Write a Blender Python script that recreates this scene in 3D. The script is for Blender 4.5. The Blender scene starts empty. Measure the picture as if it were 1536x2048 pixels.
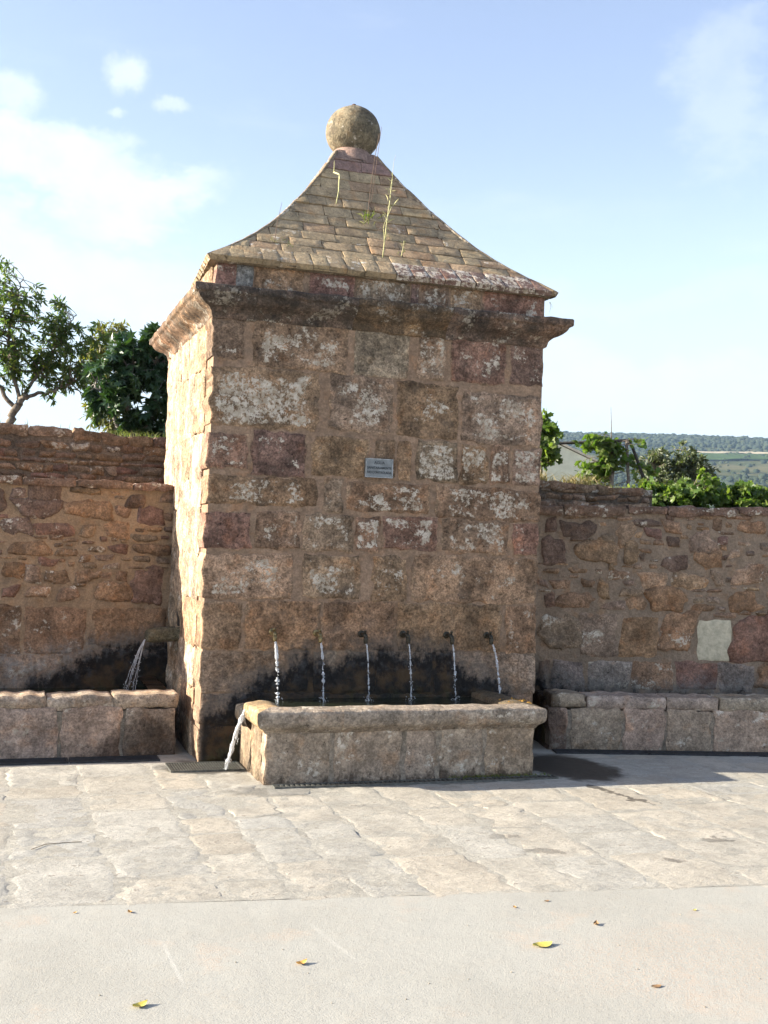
import bpy, math, random
import numpy as np
from mathutils import Vector, Matrix

SC = bpy.context.scene
COL = SC.collection
R = math.radians

# ------------------------------------------------------------------ camera
CAM = Vector((-1.3893, -8.147, 1.6))
def set_camera():
    yaw, pitch, roll = 0.3204, 0.0251, 0.0339
    F = Vector((math.sin(yaw)*math.cos(pitch), math.cos(yaw)*math.cos(pitch), math.sin(pitch)))
    Rt = Vector((math.cos(yaw), -math.sin(yaw), 0))
    U = Rt.cross(F)
    R2 = Rt*math.cos(roll) + U*math.sin(roll)
    U2 = -Rt*math.sin(roll) + U*math.cos(roll)
    c = bpy.data.cameras.new("camera"); o = bpy.data.objects.new("camera", c); COL.objects.link(o)
    c.sensor_fit = 'VERTICAL'; c.sensor_height = 36.0; c.lens = 2318.6/2048*36
    c.clip_start = 0.05; c.clip_end = 12000
    m = Matrix((R2, U2, -F)).transposed().to_4x4(); m.translation = CAM
    o.matrix_world = m
    SC.camera = o
set_camera()
SC.render.resolution_x = 768; SC.render.resolution_y = 1024

# ------------------------------------------------------------------ light
SUN_B, SUN_A = 2.85, 0.70              # light travels (+B, -A, -1)
sun_dir = Vector((-SUN_B, SUN_A, 1)).normalized()
SUN_EL = math.asin(sun_dir.z); SUN_AZ = math.atan2(sun_dir.x, sun_dir.y)
sl = bpy.data.lights.new("sun", 'SUN'); sl.energy = 5.0; sl.angle = R(0.55); sl.color = (1.0, 0.92, 0.775)
so = bpy.data.objects.new("sun", sl); COL.objects.link(so)
so.rotation_euler = (-sun_dir).to_track_quat('-Z', 'Y').to_euler(); so.location = (-20, 10, 20)

SC.view_settings.view_transform = 'Standard'; SC.view_settings.look = 'None'
SC.view_settings.gamma = 1.0; SC.view_settings.exposure = 1.9
SC.view_settings.use_curve_mapping = False
SKY_STRENGTH = 0.08

class NT:
    """tiny node-tree helper"""
    def __init__(s, tree): s.t = tree; s.n = tree.nodes; s.l = tree.links
    def new(s, typ, **kw):
        n = s.n.new(typ)
        for k, v in kw.items(): setattr(n, k, v)
        return n
    def put(s, sock, v):
        if v is None: return
        if isinstance(v, bpy.types.NodeSocket): s.l.new(v, sock)
        else:
            if sock.type == 'RGBA' and len(v) == 3: v = (*v, 1)
            sock.default_value = v
    def math(s, op, a, b=None, c=None, clamp=False):
        n = s.new('ShaderNodeMath', operation=op); n.use_clamp = clamp
        s.put(n.inputs[0], a); s.put(n.inputs[1], b); s.put(n.inputs[2], c); return n.outputs[0]
    def vmath(s, op, a, b=None, out=0):
        n = s.new('ShaderNodeVectorMath', operation=op)
        s.put(n.inputs[0], a)
        if b is not None:
            if op == 'SCALE': s.put(n.inputs[3], b)
            else: s.put(n.inputs[1], b)
        return n.outputs[out]
    def noise(s, vec, scale, detail=4, rough=.55, col=False, dist=0):
        n = s.new('ShaderNodeTexNoise'); s.put(n.inputs['Vector'], vec)
        n.inputs['Scale'].default_value = scale; n.inputs['Detail'].default_value = detail
        n.inputs['Roughness'].default_value = rough; n.inputs['Distortion'].default_value = dist
        return n.outputs['Color' if col else 'Fac']
    def ramp(s, f, lo, hi, a=0., b=1.):
        n = s.new('ShaderNodeMapRange', clamp=True, interpolation_type='SMOOTHSTEP')
        s.put(n.inputs[0], f); s.put(n.inputs[1], lo); s.put(n.inputs[2], hi); s.put(n.inputs[3], a); s.put(n.inputs[4], b)
        return n.outputs[0]
    def mix(s, f, a, b, blend='MIX'):
        n = s.new('ShaderNodeMix', data_type='RGBA', blend_type=blend)
        s.put(n.inputs[0], f); s.put(n.inputs[6], a); s.put(n.inputs[7], b); return n.outputs[2]
    def sep(s, v):
        n = s.new('ShaderNodeSeparateXYZ'); s.put(n.inputs[0], v); return n.outputs
    def curve(s, f, pts):
        n = s.new('ShaderNodeFloatCurve'); c = n.mapping.curves[0]
        c.points[0].location = pts[0]; c.points[1].location = pts[-1]
        for p in pts[1:-1]: c.points.new(*p)
        for p in c.points: p.handle_type = 'VECTOR'
        n.mapping.update(); s.put(n.inputs[1], f); return n.outputs[0]
    def bump(s, h, strength, dist, normal=None):
        n = s.new('ShaderNodeBump'); n.inputs['Strength'].default_value = strength; n.inputs['Distance'].default_value = dist
        s.put(n.inputs['Height'], h)
        if normal is not None: s.put(n.inputs['Normal'], normal)
        return n.outputs[0]

def make_world():
    w = bpy.data.worlds.new("World"); SC.world = w; w.use_nodes = True
    t = NT(w.node_tree); bg = w.node_tree.nodes['Background']
    sky = t.new('ShaderNodeTexSky', sky_type='NISHITA'); sky.sun_disc = False
    sky.sun_elevation = SUN_EL; sky.sun_rotation = SUN_AZ
    sky.air_density = 1.0; sky.dust_density = 1.2; sky.ozone_density = 1.0; sky.altitude = 500
    d = t.new('ShaderNodeNewGeometry').outputs['Incoming']
    d = t.vmath('SCALE', d, -1.0)
    x, y, z = t.sep(d)
    nz = t.noise(t.vmath('MULTIPLY', d, (1, 1, 1.7)), 7.5, 9, .62, col=True)
    warp = t.vmath('SCALE', t.vmath('SUBTRACT', nz, (.5, .5, .5)), .16)
    dw = t.vmath('ADD', d, warp)
    ds = t.vmath('ADD', d, t.vmath('SCALE', t.vmath('SUBTRACT', t.noise(d, 34, 8, .66, col=True), (.5, .5, .5)), .032))
    nf = t.noise(d, 30, 6, .6)
    # banks of cloud, each at its own direction: (direction, half sizes across / up, strength)
    clouds = [((0.005, .958, .292), .115, .034, 1.0), ((0.085, .955, .280), .085, .028, .95), ((.03, .966, .225), .14, .030, .85),
              ((.125, .972, .195), .11, .035, .85), ((-.06, .975, .20), .14, .04, .9),
              ((.080, .929, .362), .018, .018, .75), ((-.004, .942, .337), .024, .018, .7), ((.075, .939, .333), .010, .006, .6),
              ((.117, .932, .345), .016, .006, .6), ((.074, .946, .313), .022, .010, .55),
              ((.517, .768, .378), .035, .05, .34), ((.535, .772, .340), .035, .045, .34), ((.50, .838, .215), .12, .02, .25), ((.515, .850, .125), .16, .034, .95), ((.42, .89, .15), .08, .025, .8),
              ((-.45, .84, .25), .2, .05, .8), ((-.75, .55, .30), .2, .06, .8), ((.85, .45, .28), .25, .05, .7),
              ((.7, -.6, .33), .3, .07, .8), ((-.2, -.93, .3), .3, .08, .8), ((-.8, -.5, .35), .25, .07, .7), ((.2, -.75, .62), .2, .12, .6)]
    tot = None
    for c, sx, sz, k in clouds:
        v = t.vmath('SUBTRACT', dw if sx > .028 else ds, c)
        ln = t.vmath('LENGTH', t.vmath('MULTIPLY', v, (1/sx, 1/sx, 1/sz)), out=1)
        m = t.math('MULTIPLY', t.ramp(ln, 1.2, .45), k)
        tot = m if tot is None else t.math('MAXIMUM', tot, m)
    tot = t.math('MULTIPLY', tot, t.ramp(nf, .25, .6, .6, 1.0))
    # thin haze towards the horizon, all round, and faint cirrus
    hz = t.ramp(z, .34, .05, .05, .90)
    cir = t.math('MULTIPLY', t.ramp(t.noise(t.vmath('MULTIPLY', d, (2, 2, 7)), 2.2, 8, .6), .5, .75), .22)
    cloudcol = (3.45, 3.75, 3.95)
    skyc = t.mix(1.0, sky.outputs[0], (1.34, 1.12, 1.10, 1), 'MULTIPLY')
    colr = t.mix(hz, skyc, (3.0, 3.62, 3.95, 1))
    colr = t.mix(t.math('MAXIMUM', tot, t.math('ADD', cir, t.ramp(z, .16, .05, 0, .75))), colr, cloudcol)
    t.l.new(colr, bg.inputs[0]); bg.inputs[1].default_value = SKY_STRENGTH
make_world()

# ------------------------------------------------------------------ generic helpers
rng = random.Random(7)
def _h(ix, iy, iz):
    v = np.sin(ix*127.1 + iy*311.7 + iz*74.7)*43758.5453
    return v - np.floor(v)
def vnoise(p):
    p = np.asarray(p, float); i = np.floor(p); f = p - i; f = f*f*(3 - 2*f)
    x, y, z = i[..., 0], i[..., 1], i[..., 2]; fx, fy, fz = f[..., 0], f[..., 1], f[..., 2]
    def L(a, b, t): return a + (b - a)*t
    return L(L(L(_h(x, y, z), _h(x+1, y, z), fx), L(_h(x, y+1, z), _h(x+1, y+1, z), fx), fy),
             L(L(_h(x, y, z+1), _h(x+1, y, z+1), fx), L(_h(x, y+1, z+1), _h(x+1, y+1, z+1), fx), fy), fz) - .5
def fbm(p, o=3):
    a, s = 1., 0.; p = np.asarray(p, float)
    for k in range(o):
        s = s + a*vnoise(p + 17.3*k); p = p*2.03; a *= .5
    return s

def V(*a): return np.array(a, float)
def mesh_of(verts, faces, smooth=True, name="mesh"):
    me = bpy.data.meshes.new(name)
    me.from_pydata([tuple(map(float, v)) for v in verts], [], [tuple(map(int, f)) for f in faces])
    if smooth: me.polygons.foreach_set('use_smooth', [True]*len(me.polygons))
    me.update(); return me
def place(name, verts, faces, mat, parent=None, color=None, smooth=True, origin=None):
    """one mesh object with its origin at its own middle (or at origin)"""
    verts = np.asarray(verts, float)
    if origin is None: o = (verts.min(0) + verts.max(0))/2
    else: o = np.array(origin, float)
    me = mesh_of(verts - o, faces, smooth, name)
    if mat is not None: me.materials.append(mat)
    ob = bpy.data.objects.new(name, me); COL.objects.link(ob)
    wp = Vector(o)
    if parent is not None:
        ob.parent = parent; wp = wp - world_loc(parent)
    ob.location = wp
    if color is not None: ob.color = color
    return ob
def world_loc(o):
    p = Vector(o.location)
    while o.parent is not None:
        o = o.parent; p = p + Vector(o.location)
    return p
def thing(name, label, cat, loc=(0, 0, 0), group=None):
    o = bpy.data.objects.new(name, None); COL.objects.link(o); o.location = loc
    o.empty_display_size = .1
    return tag(o, label, cat, group)
def tag(o, label, cat, group=None):
    o['label'] = label; o['category'] = cat
    if group: o['group'] = group
    return o
def part(name, parent, loc=None):
    o = bpy.data.objects.new(name, None); COL.objects.link(o); o.parent = parent
    if loc is not None: o.location = Vector(loc) - world_loc(parent)
    return o
def kind(o, k): o['kind'] = k; return o

class Geo:
    def __init__(s): s.v = []; s.f = []
    def add(s, v, f):
        b = len(s.v); s.v.extend([tuple(a) for a in v]); s.f.extend([tuple(b + i for i in q) for q in f])
    def box(s, a, b):
        x0, y0, z0 = a; x1, y1, z1 = b
        s.add([(x0,y0,z0),(x1,y0,z0),(x1,y1,z0),(x0,y1,z0),(x0,y0,z1),(x1,y0,z1),(x1,y1,z1),(x0,y1,z1)],
              [(0,3,2,1),(4,5,6,7),(0,1,5,4),(1,2,6,5),(2,3,7,6),(3,0,4,7)])
    def tube(s, pts, rad, n=8, cap=True):
        pts = [np.array(p, float) for p in pts]; m = len(pts)
        if not hasattr(rad, '__len__'): rad = [rad]*m
        rings = []
        ref = V(0.31, .2, .93)
        for i, p in enumerate(pts):
            d = pts[min(i+1, m-1)] - pts[max(i-1, 0)]; d = d/(np.linalg.norm(d) + 1e-9)
            if abs(d @ ref) > .95: ref = V(.9, .3, .1)
            a = np.cross(d, ref); a /= np.linalg.norm(a) + 1e-9; b = np.cross(d, a)
            rings.append([p + rad[i]*(a*math.cos(2*math.pi*k/n) + b*math.sin(2*math.pi*k/n)) for k in range(n)])
        v = [q for r_ in rings for q in r_]; f = []
        for i in range(m-1):
            for k in range(n):
                f.append((i*n+k, i*n+(k+1) % n, (i+1)*n+(k+1) % n, (i+1)*n+k))
        if cap: f.append(tuple(range(n-1, -1, -1))); f.append(tuple((m-1)*n+k for k in range(n)))
        s.add(v, f)
    def lathe(s, prof, centre, n=24):
        c = np.array(centre, float); v = []; f = []
        for r_, z in prof:
            for k in range(n): v.append(c + V(r_*math.cos(2*math.pi*k/n), r_*math.sin(2*math.pi*k/n), z))
        for i in range(len(prof)-1):
            for k in range(n): f.append((i*n+k, i*n+(k+1) % n, (i+1)*n+(k+1) % n, (i+1)*n+k))
        s.add(v, f)
    def build(s, name, mat, parent=None, color=None, smooth=True, origin=None):
        return place(name, s.v, s.f, mat, parent, color, smooth, origin)

def slab(c, n, depth, step=.03, rnd=.12, wob=.008, pil=.010, bev=.012, rough=.006, freq=9., seed=0, maxn=40):
    """a dressed or rough stone: c = 4 corners of its face (bl, br, tr, tl), n = outward normal, depth goes back from the face"""
    c = [np.array(q, float) for q in c]; n = np.array(n, float); n /= np.linalg.norm(n)
    lu = .5*(np.linalg.norm(c[1]-c[0]) + np.linalg.norm(c[2]-c[3])); lv = .5*(np.linalg.norm(c[3]-c[0]) + np.linalg.norm(c[2]-c[1]))
    nu = int(min(maxn, max(4, lu/step))); nv = int(min(maxn, max(4, lv/step)))
    def axis(m, L):
        t = np.linspace(-1, 1, m+1); e = min(.5*2/m, 2*.35*bev/max(L, 1e-3)*2)
        return np.sort(np.concatenate([t, [-1+e, 1-e]]))
    U, W = np.meshgrid(axis(nu, lu), axis(nv, lv), indexing='ij')
    Us = U*((1-rnd) + rnd*np.sqrt(np.maximum(0, 1-W*W/2))*1.0); Ws = W*((1-rnd) + rnd*np.sqrt(np.maximum(0, 1-U*U/2)))
    a = ((1-Us)*(1-Ws)/4)[..., None]; b = ((1+Us)*(1-Ws)/4)[..., None]; d = ((1+Us)*(1+Ws)/4)[..., None]; e = ((1-Us)*(1+Ws)/4)[..., None]
    P = a*c[0] + b*c[1] + d*c[2] + e*c[3]
    eu = (c[1]-c[0])/max(lu, 1e-6); ev = (c[3]-c[0])/max(lv, 1e-6)
    m = np.maximum(np.abs(U), np.abs(W))**3
    sd = V(seed*3.17 % 91, seed*1.73 % 57, seed*2.41 % 73)
    P = P + (m*wob*2.2*fbm(P*13 + sd, 2))[..., None]*eu + (m*wob*2.2*fbm(P*13 + sd + 41, 2))[..., None]*ev
    de = np.minimum((1-np.abs(U))*lu/2, (1-np.abs(W))*lv/2)
    h = pil*(1-np.exp(-de/bev)) + rough*2*fbm(P*freq + sd, 4)*np.minimum(1, .35 + de/(bev*2))
    Pf = P + h[..., None]*n
    A, B = U.shape
    idx = np.arange(A*B).reshape(A, B)
    verts = Pf.reshape(-1, 3); faces = []
    q = np.stack([idx[:-1, :-1], idx[1:, :-1], idx[1:, 1:], idx[:-1, 1:]], -1).reshape(-1, 4)
    # orientation
    nn = np.cross(eu, ev)
    flip = (nn @ n) < 0
    if flip: q = q[:, ::-1]
    loop = np.concatenate([idx[:, 0], idx[-1, 1:], idx[-2::-1, -1], idx[0, -2:0:-1]])
    base = P.reshape(-1, 3)[loop]
    nb = max(1, int(depth/.09)); M = len(loop); k0 = A*B
    # the flanks start from their own copy of the edge, so the arris stays crisp
    vs = [verts, verts[loop]]; fs = [q]; prev = np.arange(k0, k0+M); k0 += M
    for j in range(1, nb+1):
        r_ = base - n*(depth*j/nb)
        if nb > 1 and j < nb:
            cen = base.mean(0); out = base - cen; out /= np.linalg.norm(out, axis=1)[:, None] + 1e-9
            r_ = r_ + out*(rough*1.6*fbm(r_*freq + sd, 3))[:, None]
        vs.append(r_); cur = np.arange(k0, k0+M); k0 += M
        s_ = np.stack([prev, cur, np.roll(cur, -1), np.roll(prev, -1)], -1)
        if flip: s_ = s_[:, ::-1]
        fs.append(s_); prev = cur
    return np.concatenate(vs), np.concatenate(fs)
def stone(name, c, n, depth, mat, parent, color, **kw):
    v, f = slab(c, n, depth, **kw)
    return place(name, v, f, mat, parent, color)

def sheet(name, x0, x1, y0, y1, z, nx, ny, mat, amp=0, freq=3, hole=None):
    X, Y = np.meshgrid(np.linspace(x0, x1, nx+1), np.linspace(y0, y1, ny+1), indexing='ij')
    P = np.stack([X, Y, np.full_like(X, z)], -1)
    if amp: P[..., 2] += amp*fbm(P*freq, 3)
    i = np.arange((nx+1)*(ny+1)).reshape(nx+1, ny+1)
    f = np.stack([i[:-1, :-1], i[1:, :-1], i[1:, 1:], i[:-1, 1:]], -1).reshape(-1, 4)
    return place(name, P.reshape(-1, 3), f, mat, origin=(0, 0, 0))

# ------------------------------------------------------------------ materials
def new_mat(name):
    m = bpy.data.materials.new(name); m.use_nodes = True
    t = NT(m.node_tree); b = m.node_tree.nodes['Principled BSDF']
    return m, t, b

def stone_mat(name, stains=(), base=None, lichen=True, mott=.42, bump=.6, scale=1., pits=True, dark_lichen=.0, rough=.9, edge=False, pit_amt=.75):
    """weathered stone: colour from the object's own colour (alpha = amount of pale lichen) or a fixed base.
    stains: list of (axis vector, offset, curve pts [(s,z)...], s range, soft, kind)"""
    m, t, b = new_mat(name)
    pos = t.new('ShaderNodeNewGeometry').outputs['Position']
    oi = t.new('ShaderNodeObjectInfo')
    rnd = oi.outputs['Random']
    off = t.vmath('SCALE', (7.3, 3.1, 5.7), rnd)
    p = t.vmath('ADD', pos, off) if base is None else pos
    col = oi.outputs['Color'] if base is None else base
    n1 = t.noise(p, 4.5*scale, 4, .62)
    n2 = t.noise(p, 17*scale, 4, .62)
    n3 = t.noise(p, 70*scale, 3, .7)
    n4 = t.noise(p, 7*scale, 4, .6)
    # mottling in value and hue
    v = t.math('ADD', t.ramp(n1, .28, .72, 1-mott, 1+mott*.75), t.math('MULTIPLY', t.math('SUBTRACT', n2, .5), 1.5*mott))
    v = t.math('MULTIPLY', v, t.ramp(n3, .34, .66, 1-mott*.65, 1+mott*.65))
    v = t.math('MULTIPLY', v, t.ramp(t.noise(p, 26*scale, 4, .72), .38, .62, 1-mott*.55, 1+mott*.5))
    vv = t.new('ShaderNodeCombineXYZ')
    for i in range(3): t.put(vv.inputs[i], v)
    c = t.mix(1.0, col, vv.outputs[0], 'MULTIPLY')
    c = t.mix(t.math('MULTIPLY', t.ramp(n4, .52, .72), .40), c, t.mix(1.0, c, (1.28, .92, .62, 1), 'MULTIPLY'))
    c = t.mix(t.math('MULTIPLY', t.ramp(n4, .46, .28), .50), c, t.mix(.75, c, (.15, .118, .092, 1)))
    if pits:
        pit = t.math('MULTIPLY', t.ramp(t.noise(p, 24*scale, 5, .75), .61, .66), pit_amt)
        c = t.mix(pit, c, t.mix(1.0, c, (.22, .2, .19, 1), 'MULTIPLY'))
    if lichen:
        al = oi.outputs['Alpha'] if base is None else .28
        patch = t.noise(t.vmath('MULTIPLY', p, (1, 1, 1.35)), 5.2*scale, 4, .62)
        q = t.math('ADD', t.math('SUBTRACT', patch, .62), t.math('MULTIPLY', al, .30))
        if edge:
            gx, gy, gz = t.sep(t.new('ShaderNodeTexCoord').outputs['Generated'])
            ed = t.math('MAXIMUM', t.math('ABSOLUTE', t.math('SUBTRACT', gx, .5)), t.math('ABSOLUTE', t.math('SUBTRACT', gz, .5)))
            q = t.math('SUBTRACT', q, t.ramp(ed, .33, .5, 0, .34))
        fine = t.noise(p, 33*scale, 6, .76)
        lm = t.ramp(t.math('ADD', fine, t.math('MINIMUM', t.math('MULTIPLY', q, 1.0), .075)), .525, .60)
        lm = t.math('MULTIPLY', t.math('MULTIPLY', lm, t.ramp(q, -.10, .04)), .88)
        lm = t.math('MULTIPLY', lm, t.ramp(al, .02, .12))
        c = t.mix(lm, c, t.mix(t.ramp(n2, .35, .65), (.40, .335, .25, 1), (.68, .61, .51, 1)))
    if dark_lichen:
        dm = t.math('MULTIPLY', t.ramp(t.noise(pos, 5*scale, 6, .68), .62-dark_lichen*.4, .68-dark_lichen*.25), .85)
        c = t.mix(dm, c, t.mix(.6, c, (.035, .034, .030, 1)))
    if edge:
        sm = t.ramp(t.math('ADD', ed, t.math('MULTIPLY', t.math('SUBTRACT', t.noise(pos, 8, 6, .68), .5), .34)), .455, .515)
        c = t.mix(t.math('MULTIPLY', sm, .9), c, t.mix(1.0, vv.outputs[0], (.275, .190, .122, 1), 'MULTIPLY'))
    rg = rough
    for (ax, o0, pts, s0, s1, soft, style) in stains:
        s_ = t.math('ADD', t.vmath('DOT_PRODUCT', pos, ax, out=1), o0)
        u = t.math('DIVIDE', t.math('SUBTRACT', s_, s0), s1-s0, clamp=True)
        bound = t.curve(u, [((a-s0)/(s1-s0), z) for a, z in pts])
        zz = t.sep(pos)[2]
        wb = t.math('ADD', t.math('MULTIPLY', t.math('SUBTRACT', t.noise(t.vmath('MULTIPLY', pos, (1.6, 1.6, .8)), 5.5, 4, .68), .5), .40), t.math('MULTIPLY', t.math('SUBTRACT', t.noise(pos, 40, 3, .7), .5), .16))
        q = t.math('SUBTRACT', t.math('ADD', bound, wb), zz)
        inr = t.math('MULTIPLY', t.ramp(s_, s0, s0+.05), t.ramp(s_, s1, s1-.05))
        outer = t.math('MULTIPLY', t.ramp(q, -.03, soft*1.1), inr)
        inner = t.math('MULTIPLY', t.ramp(q, soft*1.2, soft*1.2+.10), inr)
        if style == 'wet':
            halo = t.math('MULTIPLY', t.math('MULTIPLY', t.ramp(q, -.16, 0.0), inr), .6)
            c = t.mix(halo, c, (.125, .108, .092, 1))
            c = t.mix(t.math('MULTIPLY', outer, .94), c, t.mix(t.ramp(n2, .45, .70), (.005, .005, .006, 1), (.050, .050, .052, 1)))
            c = t.mix(t.math('MULTIPLY', inner, .85), c, t.mix(t.ramp(n4, .4, .65), (.010, .007, .005, 1), (.080, .045, .018, 1)))
            alg = t.math('MULTIPLY', t.math('MULTIPLY', t.ramp(q, .26, .40), inr), t.ramp(n2, .38, .6))
            c = t.mix(t.math('MULTIPLY', alg, .6), c, (.040, .042, .014, 1))
            rg = t.mix(inner, (rg,)*3 + (1,) if not isinstance(rg, bpy.types.NodeSocket) else rg, (.42, .42, .42, 1))
        elif style == 'lime':
            c = t.mix(t.math('MULTIPLY', outer, t.ramp(n2, .38, .68, .05, .65)), c, (.31, .30, .28, 1))
        elif style == 'damp':
            c = t.mix(t.math('MULTIPLY', outer, .8), c, t.mix(1.0, c, (.24, .22, .21, 1), 'MULTIPLY'))
        elif style == 'rust':
            c = t.mix(t.math('MULTIPLY', outer, t.ramp(n4, .36, .66, .05, .62)), c, t.mix(1.0, vv.outputs[0], (.27, .155, .082, 1), 'MULTIPLY'))
    t.l.new(c, b.inputs['Base Color'])
    t.put(b.inputs['Roughness'], rg)
    b.inputs['Specular IOR Level'].default_value = .25
    h = t.math('ADD', t.math('MULTIPLY', n3, .55), t.math('ADD', n2, t.math('MULTIPLY', t.noise(p, 45*scale, 3, .7), .6)))
    t.l.new(t.bump(h, bump, .016), b.inputs['Normal'])
    return m

# colour classes (linear albedo)
PAL = dict(d=(.165, .119, .087), b=(.235, .164, .103), r=(.200, .126, .094), o=(.285, .188, .112), t=(.315, .228, .145),
           g=(.250, .192, .136), p=(.190, .132, .102), w=(.56, .52, .40), s=(.255, .220, .165), c=(.262, .205, .148), l=(.235, .212, .18), f=(.37, .295, .205), y=(.32, .235, .12), k=(.05, .045, .04), e=(.155, .118, .088))
def colr(k, jit=.12, lich=0.):
    c = PAL[k]; j = 1 + rng.uniform(-jit, jit)
    return (1.065*c[0]*j*(1+rng.uniform(-.04, .05)), c[1]*j*.97, .95*c[2]*j*(1+rng.uniform(-.06, .06)), lich)

RW_D = V(.97624, -.21670, 0); RW_N = V(.21670, .97624, 0)       # right wall: along, inwards
RW_O = V(2.891, .7227, 0)                                      # its face at u = 0
RT_O = V(2.761, .137, 0)                                       # right trough: foot of its face at u = 0
ST_F = ((1, 0, 0), 0., [(0., .34), (.12, .40), (.25, .50), (.38, .58), (.58, .66), (.75, .76), (1.0, .70), (1.08, .80), (1.85, .80), (2.0, .66), (2.25, .60), (2.42, .44), (2.6, .30)], 0., 2.6, .07, 'wet')
ST_F0 = ((1, 0, 0), 0., [(0., .5), (.25, 1.02), (.5, 1.16), (1.2, 1.22), (1.8, 1.15), (2.2, 1.05), (2.4, .9), (2.6, .5)], 0., 2.6, .12, 'rust')
ST_L = ((1, 0, 0), 0., [(-2.2, .22), (-1.35, .30), (-1.0, .40), (-.78, .52), (-.55, .66), (-.2, .70), (.1, .70)], -2.2, .1, .07, 'wet')
ST_L2 = ((1, 0, 0), 0., [(-2.2, .62), (-1.35, .66), (-.9, .72), (-.5, .82), (.1, .80)], -2.2, .1, .16, 'lime')
_o = -float(RW_D @ RW_O)
ST_R = (tuple(RW_D), _o, [(-.4, .62), (0., .58), (.12, .50), (.3, .40), (1., .38), (2.6, .36)], -.4, 2.6, .07, 'wet')
ST_R2 = (tuple(RW_D), _o, [(-.4, .60), (.3, .58), (1., .50), (1.4, .60), (1.7, .60), (2.6, .5)], -.4, 2.6, .2, 'lime')

M_TOWER = stone_mat("tower_stone", stains=[ST_F0, ST_F], bump=.9, edge=True, mott=.52, pit_amt=.85)
M_FLANK = stone_mat("tower_flank_stone", bump=1.1, mott=.55, pit_amt=.9)
M_TMORT = stone_mat("tower_mortar", stains=[ST_F0, ST_F], base=(.278, .187, .125, 1), mott=.24, bump=.5, lichen=False, pit_amt=.25)
M_LWALL = stone_mat("left_wall_stone", stains=[ST_L2, ST_L], bump=.9)
M_LMORT = stone_mat("left_wall_mortar", stains=[ST_L2, ST_L], base=(.300, .205, .128, 1), lichen=False, mott=.20, bump=.7, pit_amt=.3)
M_RWALL = stone_mat("right_wall_stone", stains=[ST_R2, ST_R], bump=.9)
M_RMORT = stone_mat("right_wall_mortar", stains=[ST_R2, ST_R], base=(.258, .190, .135, 1), lichen=False, mott=.20, bump=.7, pit_amt=.3)
M_STONE = stone_mat("weathered_stone", bump=.9)
M_CORN = stone_mat("cornice_stone", bump=1., dark_lichen=.62, mott=.6)
M_ROOF = stone_mat("roof_tile", bump=.45, mott=.26, dark_lichen=.05)
M_RMOR = stone_mat("roof_mortar", base=(.235, .185, .125, 1), mott=.3)
M_BALL = stone_mat("ball_stone", bump=.8, mott=.35, dark_lichen=.3)
M_TRMORT = stone_mat("trough_mortar", base=(.26, .215, .165, 1), lichen=False, mott=.35)
M_TROUGH = stone_mat("trough_stone", bump=.75, mott=.38)
M_EARTH = stone_mat("earth", base=(.16, .115, .07, 1), lichen=False, mott=.4, scale=.4)

# measured stones: (u0, z0, u1, z1 in metres on the wall face, colour class[, lichen])
TOWER = [
    (0.018,2.864,0.232,3.134,"d",0.10), (0.285,2.826,0.995,3.174,"b",0.45), (1.043,2.823,1.472,3.183,"s",0.00), (1.540,2.823,1.765,3.181,"g",0.55),
    (1.810,2.833,2.264,3.204,"r",0.25), (2.303,2.844,2.574,3.173,"d",0.15), (-0.002,2.389,0.782,2.805,"b",0.60), (0.871,2.405,1.356,2.800,"g",0.50),
    (1.381,2.385,1.881,2.790,"b",0.12), (1.908,2.375,2.563,2.751,"g",0.45), (-0.002,2.081,0.266,2.329,"r",0.30), (0.303,2.050,0.707,2.352,"p",0.12),
    (0.757,2.066,1.183,2.344,"b",0.15), (1.237,2.090,1.386,2.350,"b",0.40), (1.410,2.068,1.512,2.344,"b",0.05), (1.552,2.066,1.890,2.359,"g",0.70),
    (1.912,2.057,2.138,2.346,"b",0.45), (2.154,2.067,2.313,2.351,"b",0.40), (2.347,2.070,2.567,2.341,"g",0.60), (0.002,1.837,0.807,2.016,"b",0.40),
    (0.849,1.807,0.986,2.033,"g",0.30), (1.017,1.825,1.682,2.025,"b",0.45), (1.723,1.796,2.581,2.025,"b",0.50), (0.005,1.514,0.320,1.762,"r",0.20),
    (0.349,1.518,0.686,1.783,"b",0.35), (0.702,1.522,1.080,1.784,"g",0.40), (1.099,1.530,1.277,1.773,"b",0.50), (1.304,1.540,1.739,1.779,"r",0.50),
    (1.789,1.533,2.323,1.777,"b",0.45), (2.366,1.530,2.573,1.777,"r",0.20), (0.007,1.163,0.643,1.469,"t",0.25), (0.714,1.173,1.153,1.479,"t",0.35),
    (1.246,1.166,1.520,1.477,"t",0.30), (1.552,1.161,2.580,1.495,"t",0.20), (0.016,0.807,0.273,1.124,"b",0.00), (0.302,0.801,0.854,1.138,"o",0.00),
    (0.873,0.802,1.430,1.140,"o",0.00), (1.454,0.790,2.297,1.143,"b",0.05), (2.330,0.783,2.588,1.137,"b",0.10), (0.022,0.501,0.784,0.772,"t",0.00),
    (0.814,0.489,1.278,0.780,"t",0.00), (1.302,0.484,1.736,0.781,"t",0.00), (1.760,0.471,2.591,0.775,"t",0.00), (0.017,0.271,0.353,0.475,"g",0.00),
    (0.374,0.261,1.103,0.470,"b",0.00), (1.126,0.248,1.890,0.462,"b",0.00), (1.915,0.235,2.596,0.455,"b",0.00), (0.019,0.005,0.736,0.246,"g",0.00),
    (0.758,-0.002,1.579,0.239,"g",0.00), (1.602,-0.004,2.596,0.222,"g",0.00),
]
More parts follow.
